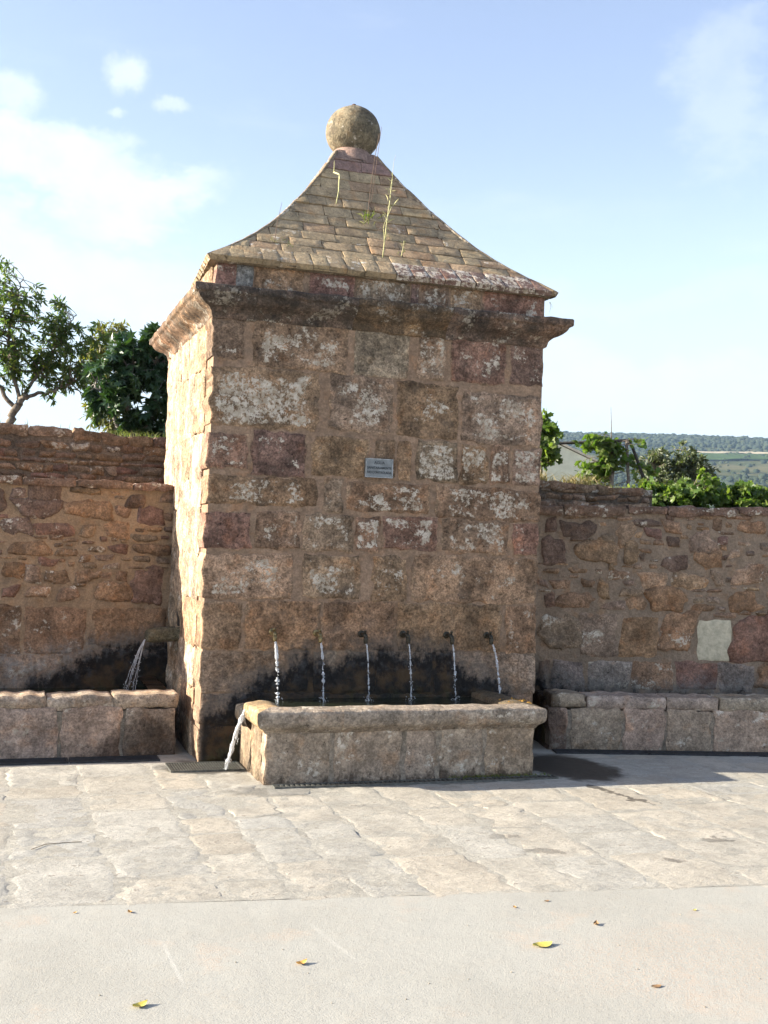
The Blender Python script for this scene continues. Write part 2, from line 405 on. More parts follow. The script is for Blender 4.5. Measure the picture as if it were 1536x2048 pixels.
LEFTW = [
    (-1.408,1.732,-1.332,1.916,"d"), (-1.291,1.853,-1.181,1.928,"d"), (-1.153,1.804,-0.903,2.007,"p"), (-1.285,1.674,-0.908,1.841,"d"),
    (-0.397,1.822,-0.222,1.917,"d"), (-0.128,1.833,0.003,1.940,"d"), (-0.864,1.707,-0.499,1.865,"b"), (-0.475,1.723,-0.365,1.829,"b"),
    (-0.310,1.678,-0.099,1.809,"r"), (-0.087,1.714,0.008,1.785,"d"), (-1.377,1.535,-1.158,1.667,"d"), (-1.136,1.568,-0.801,1.661,"r"),
    (-0.743,1.525,-0.606,1.672,"b"), (-0.578,1.561,-0.376,1.691,"o"), (-0.312,1.604,-0.230,1.639,"b"), (-0.344,1.528,-0.115,1.587,"g"),
    (-1.322,1.394,-1.008,1.498,"b"), (-0.951,1.397,-0.759,1.449,"b"), (-0.703,1.427,-0.543,1.480,"b"), (-0.520,1.421,-0.346,1.497,"r"),
    (-0.311,1.422,-0.005,1.506,"b"), (-1.087,1.311,-0.931,1.381,"r"), (-0.752,1.354,-0.667,1.418,"b"), (-0.615,1.353,-0.471,1.411,"g"),
    (-0.419,1.363,-0.349,1.392,"t"), (-0.291,1.355,-0.179,1.414,"g"), (-0.120,1.341,-0.025,1.401,"g"), (-1.364,1.195,-1.189,1.339,"o"),
    (-1.176,1.158,-1.060,1.303,"g"), (-1.043,1.156,-0.802,1.278,"b"), (-0.786,1.185,-0.581,1.284,"b"), (-0.569,1.217,-0.500,1.270,"b"),
    (-0.477,1.202,-0.350,1.279,"b"), (-0.335,1.041,-0.017,1.279,"p"), (-0.667,1.041,-0.345,1.194,"b"), (-1.357,1.040,-1.193,1.149,"r"),
    (-1.160,1.049,-0.971,1.136,"o"), (-0.904,1.030,-0.734,1.135,"b"), (-0.083,1.600,0.019,1.678,"d"), (-0.835,1.900,-0.562,1.959,"b"),  # the dark entry stands for a hole, its shade put into the colour
    (-0.989,1.517,-0.877,1.563,"b"), (-0.876,1.509,-0.752,1.544,"b"), (-1.496,0.594,-1.162,0.994,"b"), (-1.147,0.603,-0.673,1.000,"b"),
    (-0.650,0.662,0.008,0.984,"b"), (-1.481,0.258,-0.860,0.579,"g"), (-0.845,0.242,0.044,0.629,"b"),
]
RIGHTW = [
    (0.097,1.700,0.203,1.843,"d"), (0.210,1.694,0.539,1.832,"d"), (0.568,1.657,0.696,1.736,"g"), (0.695,1.649,0.870,1.833,"t"),
    (0.888,1.801,1.105,1.860,"d"), (0.965,1.703,1.108,1.789,"r"), (1.120,1.755,1.277,1.848,"b"), (1.315,1.860,1.404,1.920,"g"),
    (1.131,1.863,1.213,1.920,"d"), (0.042,1.478,0.289,1.693,"d"), (0.317,1.469,0.706,1.646,"b"), (0.734,1.485,0.896,1.637,"t"),
    (0.906,1.648,1.015,1.688,"b"), (1.029,1.645,1.124,1.692,"b"), (1.158,1.624,1.274,1.723,"d"), (1.355,1.626,1.595,1.778,"g"),
    (1.609,1.665,1.726,1.745,"r"), (1.764,1.746,2.013,1.879,"o"), (1.550,1.796,1.653,1.882,"b"), (1.795,1.664,1.892,1.704,"b"),
    (1.948,1.610,2.087,1.703,"g"), (0.911,1.490,0.985,1.562,"g"), (0.929,1.570,1.031,1.603,"b"), (1.101,1.439,1.346,1.584,"d"),
    (1.387,1.448,1.613,1.600,"o"), (1.633,1.519,1.702,1.579,"d"), (1.715,1.562,1.811,1.622,"g"), (1.853,1.566,1.922,1.626,"g"),
    (0.994,1.446,1.068,1.492,"b"), (0.095,1.380,0.261,1.426,"b"), (0.322,1.374,0.489,1.426,"b"), (0.536,1.386,0.617,1.432,"b"),
    (0.642,1.422,0.696,1.494,"t"), (0.671,1.346,0.874,1.425,"b"), (0.058,1.254,0.138,1.339,"g"), (0.152,1.245,0.358,1.330,"b"),
    (0.310,1.336,0.403,1.370,"b"), (0.425,1.252,0.533,1.337,"b"), (0.567,1.197,0.681,1.355,"b"), (0.781,1.282,0.876,1.341,"g"),
    (0.922,1.294,1.133,1.406,"t"), (1.181,1.291,1.495,1.416,"t"), (1.563,1.325,1.666,1.438,"g"), (1.761,1.327,2.023,1.526,"t"),
    (0.063,1.092,0.229,1.203,"p"), (0.236,1.086,0.530,1.223,"b"), (0.730,1.204,0.973,1.283,"g"), (0.612,1.088,0.794,1.160,"g"),
    (0.807,1.093,0.969,1.185,"b"), (0.989,1.084,1.383,1.266,"o"), (1.404,1.158,1.493,1.201,"g"), (1.503,1.165,1.616,1.224,"g"),
    (1.399,1.090,1.590,1.150,"b"), (1.698,1.120,2.016,1.270,"o"), (1.847,1.281,2.013,1.315,"t"), (1.531,1.258,1.668,1.292,"b"),
    (0.281,1.846,0.522,1.892,"b"), (0.711,1.844,0.873,1.879,"b"), (1.693,1.889,1.886,1.929,"b"), (1.417,1.884,1.541,1.951,"b"),
    (0.058,0.688,0.391,1.052,"g"), (0.405,0.686,0.747,1.049,"g"), (0.768,0.694,1.113,1.046,"o"), (1.126,0.689,1.419,1.055,"o"),
    (1.436,0.683,1.749,1.016,"w"), (1.769,0.692,2.163,1.060,"r"), (1.599,1.043,1.784,1.089,"t"), (0.062,0.386,0.168,0.658,"d"),
    (0.189,0.390,0.482,0.650,"l"), (0.496,0.404,0.872,0.652,"l"), (0.885,0.418,1.231,0.654,"b"), (1.265,0.426,1.620,0.669,"r"),
    (1.634,0.420,1.964,0.658,"l"), (1.975,0.426,2.172,0.664,"b"),
]

def ground_mats():
    # light worn concrete of the road
    m, t, b = new_mat("concrete")
    pos = t.new('ShaderNodeNewGeometry').outputs['Position']
    n1 = t.noise(pos, 1.1, 5, .6); n2 = t.noise(pos, 6, 6, .65); n3 = t.noise(pos, 160, 3, .7); n4 = t.noise(pos, 420, 2, .7)
    c = t.mix(t.ramp(n1, .3, .7), (.350, .336, .292, 1), (.400, .388, .342, 1))
    c = t.mix(t.math('MULTIPLY', t.ramp(n2, .5, .75), .22), c, (.40, .345, .27, 1))
    c = t.mix(t.math('MULTIPLY', t.ramp(n3, .54, .66), .6), c, (.20, .18, .15, 1))
    c = t.mix(t.math('MULTIPLY', t.ramp(n4, .55, .7), .45), c, (.55, .53, .48, 1))
    # patch of coarser, pinker aggregate
    pm = t.math('MULTIPLY', t.ramp(t.noise(pos, 2.3, 6, .6), .56, .66), t.ramp(n3, .4, .6))
    c = t.mix(t.math('MULTIPLY', pm, .55), c, (.47, .36, .27, 1))
    px_, py_, _ = t.sep(t.vmath('SUBTRACT', pos, (1.25, -4.25, 0)))
    reg = t.ramp(t.math('ADD', t.math('SQRT', t.math('ADD', t.math('MULTIPLY', px_, px_), t.math('MULTIPLY', t.math('MULTIPLY', py_, 1.4), t.math('MULTIPLY', py_, 1.4)))), t.math('MULTIPLY', t.noise(pos, 5, 5, .65), .7)), 1.15, .65)
    c = t.mix(t.math('MULTIPLY', reg, t.ramp(t.noise(pos, 95, 3, .7), .50, .57, 0, .55)), c, (.45, .345, .26, 1))
    # pale scrape marks
    xx, yy, zz = t.sep(pos)
    for (x0, y0, x1, y1, w) in [(-.11, -3.38, -.02, -4.0, .010), (-.72, -3.45, -.70, -4.05, .008)]:
        L = math.hypot(x1-x0, y1-y0); dx, dy = (x1-x0)/L, (y1-y0)/L
        al = t.math('ADD', t.math('MULTIPLY', t.math('SUBTRACT', xx, x0), dx), t.math('MULTIPLY', t.math('SUBTRACT', yy, y0), dy))
        ac = t.math('ABSOLUTE', t.math('ADD', t.math('MULTIPLY', t.math('SUBTRACT', xx, x0), -dy), t.math('MULTIPLY', t.math('SUBTRACT', yy, y0), dx)))
        mk = t.math('MULTIPLY', t.math('MULTIPLY', t.ramp(ac, w*1.6, w*.3), t.math('MULTIPLY', t.ramp(al, 0, L*.3), t.ramp(al, L, L*.7))), t.ramp(n2, .3, .65, .05, .42))
        c = t.mix(mk, c, (.58, .56, .5, 1))
    t.l.new(c, b.inputs['Base Color']); b.inputs['Roughness'].default_value = .85; b.inputs['Specular IOR Level'].default_value = .3
    h = t.math('ADD', t.math('MULTIPLY', n3, .5), t.math('ADD', t.math('MULTIPLY', n2, 1.2), t.math('MULTIPLY', n4, .2)))
    c = t.mix(t.math('MULTIPLY', t.ramp(t.noise(pos, .55, 7, .65), .52, .66), .30), c, (.30, .29, .255, 1)); t.l.new(c, b.inputs['Base Color'])
    t.l.new(t.bump(h, .38, .012), b.inputs['Normal'])
    # paving: slabs and their bedding share the damp marks
    def paving(name, base):
        m, t, b = new_mat(name)
        pos = t.new('ShaderNodeNewGeometry').outputs['Position']; oi = t.new('ShaderNodeObjectInfo')
        p = t.vmath('ADD', pos, t.vmath('SCALE', (9.1, 4.3, 2.2), oi.outputs['Random'])) if base is None else pos
        col = oi.outputs['Color'] if base is None else base
        n1 = t.noise(p, 3.2, 6, .62); n2 = t.noise(p, 19, 6, .65); n3 = t.noise(p, 140, 4, .75); n5 = t.noise(t.vmath('MULTIPLY', p, (1, 2.6, 1)), 9, 6, .6, dist=.6)
        v = t.math('MULTIPLY', t.ramp(n1, .28, .72, .84, 1.16), t.ramp(n3, .3, .72, .84, 1.14))
        v = t.math('MULTIPLY', v, t.ramp(n2, .3, .7, .88, 1.1))
        vv = t.new('ShaderNodeCombineXYZ')
        for i in range(3): t.put(vv.inputs[i], v)
        c = t.mix(1.0, col, vv.outputs[0], 'MULTIPLY')
        c = t.mix(t.math('MULTIPLY', t.ramp(n5, .55, .75), .22), c, (.42, .345, .25, 1))
        c = t.mix(t.math('MULTIPLY', t.ramp(n2, .60, .68), .6), c, (.16, .135, .11, 1))
        chip = t.ramp(t.noise(t.vmath('MULTIPLY', p, (1, 1.6, 1)), 48, 5, .72), .60, .66)
        c = t.mix(t.math('MULTIPLY', chip, t.ramp(n1, .35, .6, .1, .6)), c, (.19, .16, .125, 1))
        wb = t.vmath('SCALE', t.vmath('SUBTRACT', t.noise(pos, 6, 6, .6, col=True), (.5, .5, .5)), .35)
        q = t.vmath('ADD', pos, wb)
        wet = None
        for (cx, cy, sx, sy, rot, k) in [(2.62, -.55, .33, .52, 0, 1.), (2.46, -1.22, .045, .16, .25, .8), (2.53, -1.52, .03, .20, .15, .75), (1.40, -2.63, .11, .06, 0, .45), (1.3, -2.3, .10, .05, 0, .35),
                                       (2.46, -2.6, .12, .05, .2, .5), (2.0, -2.95, .05, .03, 0, .5), (.05, -.15, .36, .26, 0, .8), (.30, -1.0, .30, .16, 0, .35), (1.25, -.90, 1.0, .07, 0, .5)]:
            v_ = t.vmath('SUBTRACT', q, (cx, cy, 0)); vx, vy, _ = t.sep(v_)
            ca, sa = math.cos(rot), math.sin(rot)
            a = t.math('DIVIDE', t.math('ADD', t.math('MULTIPLY', vx, ca), t.math('MULTIPLY', vy, sa)), sx)
            d = t.math('DIVIDE', t.math('SUBTRACT', t.math('MULTIPLY', vy, ca), t.math('MULTIPLY', vx, sa)), sy)
            ln = t.math('SQRT', t.math('ADD', t.math('MULTIPLY', a, a), t.math('MULTIPLY', d, d)))
            mk = t.math('MULTIPLY', t.ramp(ln, 1.12, .8), k)
            wet = mk if wet is None else t.math('MAXIMUM', wet, mk)
        c = t.mix(wet, c, t.mix(1.0, c, (.16, .15, .145, 1), 'MULTIPLY'))
        t.l.new(c, b.inputs['Base Color'])
        t.l.new(t.ramp(wet, .3, 1, .88, .45), b.inputs['Roughness']); b.inputs['Specular IOR Level'].default_value = .3
        ly = t.noise(t.vmath('MULTIPLY', p, (1, 1.5, 1)), 11, 6, .72, dist=.3)
        h = t.math('ADD', t.math('MULTIPLY', n3, .5), t.math('ADD', n2, t.math('ADD', t.math('MULTIPLY', n5, .6), t.math('MULTIPLY', t.math('ADD', t.ramp(ly, .44, .455), t.math('ADD', t.ramp(ly, .53, .54), t.ramp(ly, .61, .62))), .55))))
        t.l.new(t.bump(h, .62, .011), b.inputs['Normal'])
        return m
    return m, paving("paving_slab", None), paving("paving_joint", (.372, .350, .300, 1))
M_CONC, M_SLAB, M_JOINT = ground_mats()

def simple_mat(name, col, rough=.6, metal=0., nscale=30, amp=.35, bump=.2, spec=.4):
    m, t, b = new_mat(name)
    pos = t.new('ShaderNodeNewGeometry').outputs['Position']
    n = t.noise(pos, nscale, 6, .65)
    v = t.ramp(n, .3, .7, 1-amp, 1+amp); vv = t.new('ShaderNodeCombineXYZ')
    for i in range(3): t.put(vv.inputs[i], v)
    t.l.new(t.mix(1.0, (*col, 1), vv.outputs[0], 'MULTIPLY'), b.inputs['Base Color'])
    b.inputs['Roughness'].default_value = rough; b.inputs['Metallic'].default_value = metal
    b.inputs['Specular IOR Level'].default_value = spec
    t.l.new(t.bump(n, bump, .01), b.inputs['Normal'])
    return m
M_IRON = simple_mat("drain_iron", (.045, .047, .052), .55, .6)
M_STEEL = simple_mat("grate_steel", (.15, .15, .135), .5, .7)
M_BRASS = simple_mat("tarnished_brass", (.26, .20, .10), .42, .85, 60, .5)
M_PLATE = simple_mat("zinc_plate", (.205, .218, .222), .45, .35, 18, .22, .05)
M_INK = simple_mat("engraved_paint", (.04, .045, .05), .7)

def water_mats():
    m, t, b = new_mat("falling_water")
    pos = t.new('ShaderNodeNewGeometry').outputs['Position']
    b.inputs['Base Color'].default_value = (.95, .97, 1, 1); b.inputs['Roughness'].default_value = .04
    b.inputs['IOR'].default_value = 1.33; b.inputs['Transmission Weight'].default_value = .68
    t.l.new(t.bump(t.noise(pos, 60, 3), .5, .01), b.inputs['Normal'])
    m2, t, b = new_mat("basin_water")
    pos = t.new('ShaderNodeNewGeometry').outputs['Position']
    b.inputs['Base Color'].default_value = (.018, .022, .013, 1); b.inputs['Roughness'].default_value = .05; b.inputs['IOR'].default_value = 1.33
    t.l.new(t.bump(t.noise(pos, 22, 4), .25, .02), b.inputs['Normal'])
    return m, m2
M_FALL, M_BASIN = water_mats()

# ------------------------------------------------------------------ ground
kind(sheet("ground", -4000, 4000, -4000, 4000, -.06, 8, 8, M_EARTH), 'structure')
def edge_y(x): return -3.14 - .117*x
def make_road():
    xs = np.linspace(-30, 30, 121); P = np.array([[(x, -30 + (edge_y(x)+30.)*(j/40)**.6, .0025) for j in range(41)] for x in xs])
    P[..., 2] += .0012*fbm(P*3, 3)
    i = np.arange(121*41).reshape(121, 41)
    kind(place("road", P.reshape(-1, 3), np.stack([i[:-1, :-1], i[1:, :-1], i[1:, 1:], i[:-1, 1:]], -1).reshape(-1, 4), M_CONC, origin=(0, 0, 0)), 'structure')
make_road()
def make_pavement():
    v = [(-9, edge_y(-9), .001), (9, edge_y(9), .001), (9, 1.2, .001), (-9, 1.2, .001)]
    # subdivided bedding
    nx, ny = 460, 60
    P = np.array([[(x, edge_y(x) + (1.6-edge_y(x))*j/ny, .001) for j in range(ny+1)] for x in np.concatenate([[-30.], np.linspace(-9, 9, nx-1), [30.]])])
    P[..., 2] += .0021 + .0029*fbm(P*9, 3)
    i = np.arange((nx+1)*(ny+1)).reshape(nx+1, ny+1)
    f = np.stack([i[:-1, :-1], i[1:, :-1], i[1:, 1:], i[:-1, 1:]], -1).reshape(-1, 4)
    pv = kind(place("pavement", P.reshape(-1, 3), f, M_JOINT, origin=(0, 0, 0)), 'structure')
    r = random.Random(21); x = -5.6; cnt = 0
    while x < 6.2:
        w = r.uniform(.22, .52); y = edge_y(x + w/2) + .002
        if x < -.3: top = .02
        elif x < .26: top = -.34
        elif x < 2.30: top = -.96
        else: top = .72 - .222*(x-2.0) - .62
        while y < top - .05:
            l = r.uniform(.28, .78)
            if y + l > top - .16: l = top - y
            g = .009
            j = lambda: r.uniform(-.012, .012)
            c = [(x+g+j(), y+g+j(), .0024), (x+w-g+j(), y+g+j(), .0024), (x+w-g+j(), y+l-g+j(), .0024), (x+g+j(), y+l-g+j(), .0024)]
            base = r.choice([(.400, .366, .306), (.404, .368, .306), (.396, .366, .309), (.384, .364, .318), (.404, .362, .296), (.358, .344, .308)])
            jv = r.uniform(.98, 1.07)
            stone("paving_slab", c, (0, 0, 1), .02, M_SLAB, pv, (base[0]*jv, base[1]*jv, base[2]*jv, 0),
                  step=.026, rnd=.10, wob=.024, pil=.0021, bev=.009, rough=r.choice([.0012, .0022, .0035, .0048]), freq=r.uniform(7, 13), seed=cnt, maxn=24)
            cnt += 1; y += l
        x += w
make_pavement()

# ------------------------------------------------------------------ fountain tower
W, D, BT = 2.581, 2.26, 3.14
tower = thing("fountain_tower", "tall square stone fountain tower with pyramid roof and stone ball on top", "fountain", (0, 0, 0))
def rough_box(name, x0, x1, y0, y1, z0, z1, mat, parent, step=.06, amp=.006):
    g = Geo()
    def face(o, a, b, la, lb, n):
        na, nb = max(2, int(la/step)), max(2, int(lb/step))
        P = np.array([[o + a*la*i/na + b*lb*j/nb for j in range(nb+1)] for i in range(na+1)])
        e = np.minimum.outer(np.minimum(np.arange(na+1), na-np.arange(na+1)), np.full(nb+1, 9)); e2 = np.minimum(np.arange(nb+1), nb-np.arange(nb+1))
        msk = np.minimum(1, np.minimum(e, e2[None, :]))
        P = P + (msk*amp*2*fbm(P*11, 3))[..., None]*n
        i = np.arange((na+1)*(nb+1)).reshape(na+1, nb+1)
        g.add(P.reshape(-1, 3), np.stack([i[:-1, :-1], i[1:, :-1], i[1:, 1:], i[:-1, 1:]], -1).reshape(-1, 4))
    X, Y, Z = V(1, 0, 0), V(0, 1, 0), V(0, 0, 1); o = V(x0, y0, z0); lx, ly, lz = x1-x0, y1-y0, z1-z0
    face(o, X, Z, lx, lz, -Y); face(o + Y*ly, -X*-1, Z, lx, lz, Y)
    face(o + Y*ly, -Y, Z, ly, lz, -X); face(o + X*lx, Y, Z, ly, lz, X); face(o + Z*lz, X, Y, lx, ly, Z)
    return g.build(name, mat, parent)
core = rough_box("masonry_core", .006, W-.006, .0065, D, -.05, 3.54, M_TMORT, tower, step=.04, amp=.003)
def make_tower_blocks():
    for i, (u0, z0, u1, z1, k, l) in enumerate(TOWER):
        u0 = max(u0, -.004); u1 = min(u1, W+.006)
        edge = u0 < .03
        if edge: u0 = -.006 + rng.uniform(-.010, .006)
        if u1 > W-.06: u1 = W + rng.uniform(-.004, .010)
        z0 -= .006; z1 += .006
        j = lambda a=.006: rng.uniform(-a, a)
        c = [(u0+j(.004), .004, z0+j()), (u1+j(), .004, z0+j()), (u1+j(), .004, z1+j()), (u0+j(.004), .004, z1+j())]
        wet = z1 < .8
        kw = dict(step=.020, rnd=.05, wob=.016, pil=.0065, bev=.007, rough=.0055, freq=9)
        if k == 's': kw.update(rough=.0008, wob=.003, pil=.004)
        if k == 't' and z1 < .85: k = 'c'; kw.update(rough=.003, wob=.008, pil=.0035)
        stone("stone_block", c, (0, -1, 0), .26 if edge else .12, M_TOWER, tower, colr(k, .10, l), seed=i+1, **kw)
    # sunlit left flank and the hidden right flank
    rows = [(.0, .245), (.255, .49), (.50, .78), (.79, 1.12), (1.13, 1.47), (1.485, 1.79), (1.80, 2.01), (2.02, 2.345), (2.355, 2.82), (2.835, 3.15)]
    r = random.Random(5)
    for side in (0, 1):
        for q, (z0, z1) in enumerate(rows):
            y = .268 if side == 0 else .13
            while y < D - .05:
                l = r.uniform(.35, .85)
                if y + l > D - .22: l = D - y + r.uniform(-.02, .015)
                j = lambda a=.008: r.uniform(-a, a)
                xs = -.004 if side == 0 else W+.004
                zz0 = z0 - .010 + r.uniform(-.012, .004)
                z1 = z1 + .008
                c = [(xs, y+j(), zz0+j()), (xs, y+l-.002+j(), zz0+j()), (xs, y+l-.002+j(), z1+j()), (xs, y+j(), z1+j())]
                if side == 0: n = (-1, 0, 0)
                else: n = (1, 0, 0)
                k = r.choice('ffftff')
                stone("stone_block", c, n, .12, M_FLANK, tower, colr(k, .1, r.uniform(0, .2)), seed=200+side*60+q*5+int(y*9),
                      step=.028, rnd=.06, wob=.014, pil=r.uniform(.004, .010), bev=.012, rough=.013, freq=8)
                y += l
make_tower_blocks()

# --- cornice, swept in mitred stones
CPROF = [(-.10, 3.140), (.002, 3.140), (.014, 3.148), (.020, 3.172), (.026, 3.186), (.036, 3.198), (.052, 3.212), (.082, 3.226), (.108, 3.242), (.130, 3.262), (.140, 3.282), (.142, 3.292), (.158, 3.298), (.163, 3.306), (.164, 3.344), (.158, 3.354), (.10, 3.364), (0.02, 3.374), (-.10, 3.374)]
def side_map(side, s, o):
    if side == 'front': return (s, -o)
    if side == 'left': return (-o, s)
    if side == 'right': return (W+o, s)
    return (s, D+o)
def sweep(prof, side, s0, s1, m0, m1, name, mat, parent, color, step=.035, amp=.006, seed=0, mapf=side_map, joint=.004):
    a0 = s0 if m0 else s0 + joint; a1 = s1 if m1 else s1 - joint
    n = max(2, int((a1-a0)/step)); K = len(prof); vs = []
    for i in range(n+1):
        t = i/n
        for (o, z) in prof:
            s = (a0 - (o if m0 else 0))*(1-t) + (a1 + (o if m1 else 0))*t
            x, y = mapf(side, s, o); vs.append((x, y, z))
    P = np.array(vs)
    nz = np.stack([fbm(P*9 + seed, 4), fbm(P*9 + seed + 31, 4), fbm(P*9 + seed + 57, 4)], -1)
    P = P + nz*amp*2.0
    fs = []; e0 = len(P); P = np.concatenate([P, P[:K], P[n*K:n*K+K]])
    for i in range(n):
        for k in range(K):
            fs.append((i*K+k, i*K+(k+1) % K, (i+1)*K+(k+1) % K, (i+1)*K+k))
    fs.append(tuple(e0+k for k in range(K-1, -1, -1))); fs.append(tuple(e0+K+k for k in range(K)))
    if side in ('front', 'right'): pass
    else: fs = [f[::-1] for f in fs]
    return place(name, P, fs, mat, parent, color)
def make_cornice():
    cuts = [-.0, .28, 1.02, 1.75, 2.05, W]
    ks = ['e', 'e', 'b', 'e', 'e']
    for i in range(5):
        sweep(CPROF, 'front', cuts[i], cuts[i+1], i == 0, i == 4, "cornice_stone", M_CORN, tower, colr(ks[i], .1, .26), seed=0, amp=.008, joint=.001)
    for i, (a, b) in enumerate([(0, .42), (.42, 1.05), (1.05, 1.62), (1.62, D)]):
        sweep(CPROF, 'left', a, b, i == 0, i == 3, "cornice_stone", M_CORN, tower, colr('b', .1, .25), seed=0, amp=.009, joint=.001)
    for i, (a, b) in enumerate([(0, .8), (.8, 1.6), (1.6, D)]):
        sweep(CPROF, 'right', a, b, i == 0, i == 2, "cornice_stone", M_CORN, tower, colr('d', .1, .1), seed=0, amp=.008, joint=.001)
    sweep(CPROF, 'back', 0, W, True, True, "cornice_stone", M_CORN, tower, colr('d', .1, .1), seed=0)
    # fillet of pointing under the cornice
    # attic course
    at = [(0, .145, 'r'), (.15, .275, 'w'), (.285, .65, 't'), (.69, 1.03, 'r'), (1.04, 1.46, 'g'), (1.47, 1.54, 'p'), (1.55, 1.78, 'g'), (1.79, 2.04, 't'), (2.05, W, 'r')]
    for i, (a, b, k) in enumerate(at):
        col = colr(k, .1, .3)
        if k == 'w': col = (.25, .24, .22, 0)
        stone("attic_block", [(a-.004, .004, 3.355), (b-.004, .004, 3.355), (b-.004, .004, 3.54), (a-.004, .004, 3.54)], (0, -1, 0), .12, M_TOWER, tower, col, seed=400+i, step=.025, rnd=.05, wob=.008, pil=.008, rough=.006)
    y = .125; i = 0
    while y < D-.05:
        l = rng.uniform(.3, .5)
        if y+l > D-.2: l = D-y
        for xs, n in ((-.004, (-1, 0, 0)), (W+.004, (1, 0, 0))):
            stone("attic_block", [(xs, y, 3.355), (xs, y+l-.012, 3.355), (xs, y+l-.012, 3.54), (xs, y, 3.54)], n, .1, M_FLANK, tower, colr(rng.choice('tft'), .1, .1), seed=430+i, step=.03, rnd=.06, wob=.01, pil=.012, rough=.009); i += 1
        y += l
make_cornice()

# --- roof: bell-cast pyramid in brick tiles
EV = .065; AX, AY = W/2, D/2
RP = [(0, 3.560), (.2, 3.700), (.35, 3.815), (.5, 3.945), (.62, 4.065), (.82, 4.29), (1.02, 4.545), (1.15, 4.735), (1.2, 4.81), (1.36, 5.06)]
def rz(t): return float(np.interp(t*1.36, [a for a, _ in RP], [b for _, b in RP]))
def roof_pt(side, s, t, h=0.):
    """s: metres along the eave from the middle, t: 0 eave .. 1 apex, h: height above the roof surface"""
    hx, hy = AX+EV, AY+EV
    dz = (rz(t+.01)-rz(t-.01 if t > .01 else 0))/(.02 if t > .01 else .01+t)
    run = hy if side in ('front', 'back') else hx
    sl = math.atan2(dz, run); o, z = -math.sin(sl)*h, rz(t) + math.cos(sl)*h
    d = t*run + o
    if side == 'front': return warp(V(AX+s, -EV+d, z))
    if side == 'back': return warp(V(AX-s, D+EV-d, z))
    if side == 'left': return warp(V(-EV+d, AY-s, z))
    return warp(V(W+EV-d, AY+s, z))
def warp(p):
    """the old roof sits a little askew: its left eave draws in towards the back"""
    p = np.array(p, float)
    if p[0] < AX: p[0] += .14*min(1, max(0, (p[1]+EV)/(D+2*EV)))*(AX-p[0])/(AX+EV)
    return p
roof = part("roof", tower, (AX, AY, 3.54))
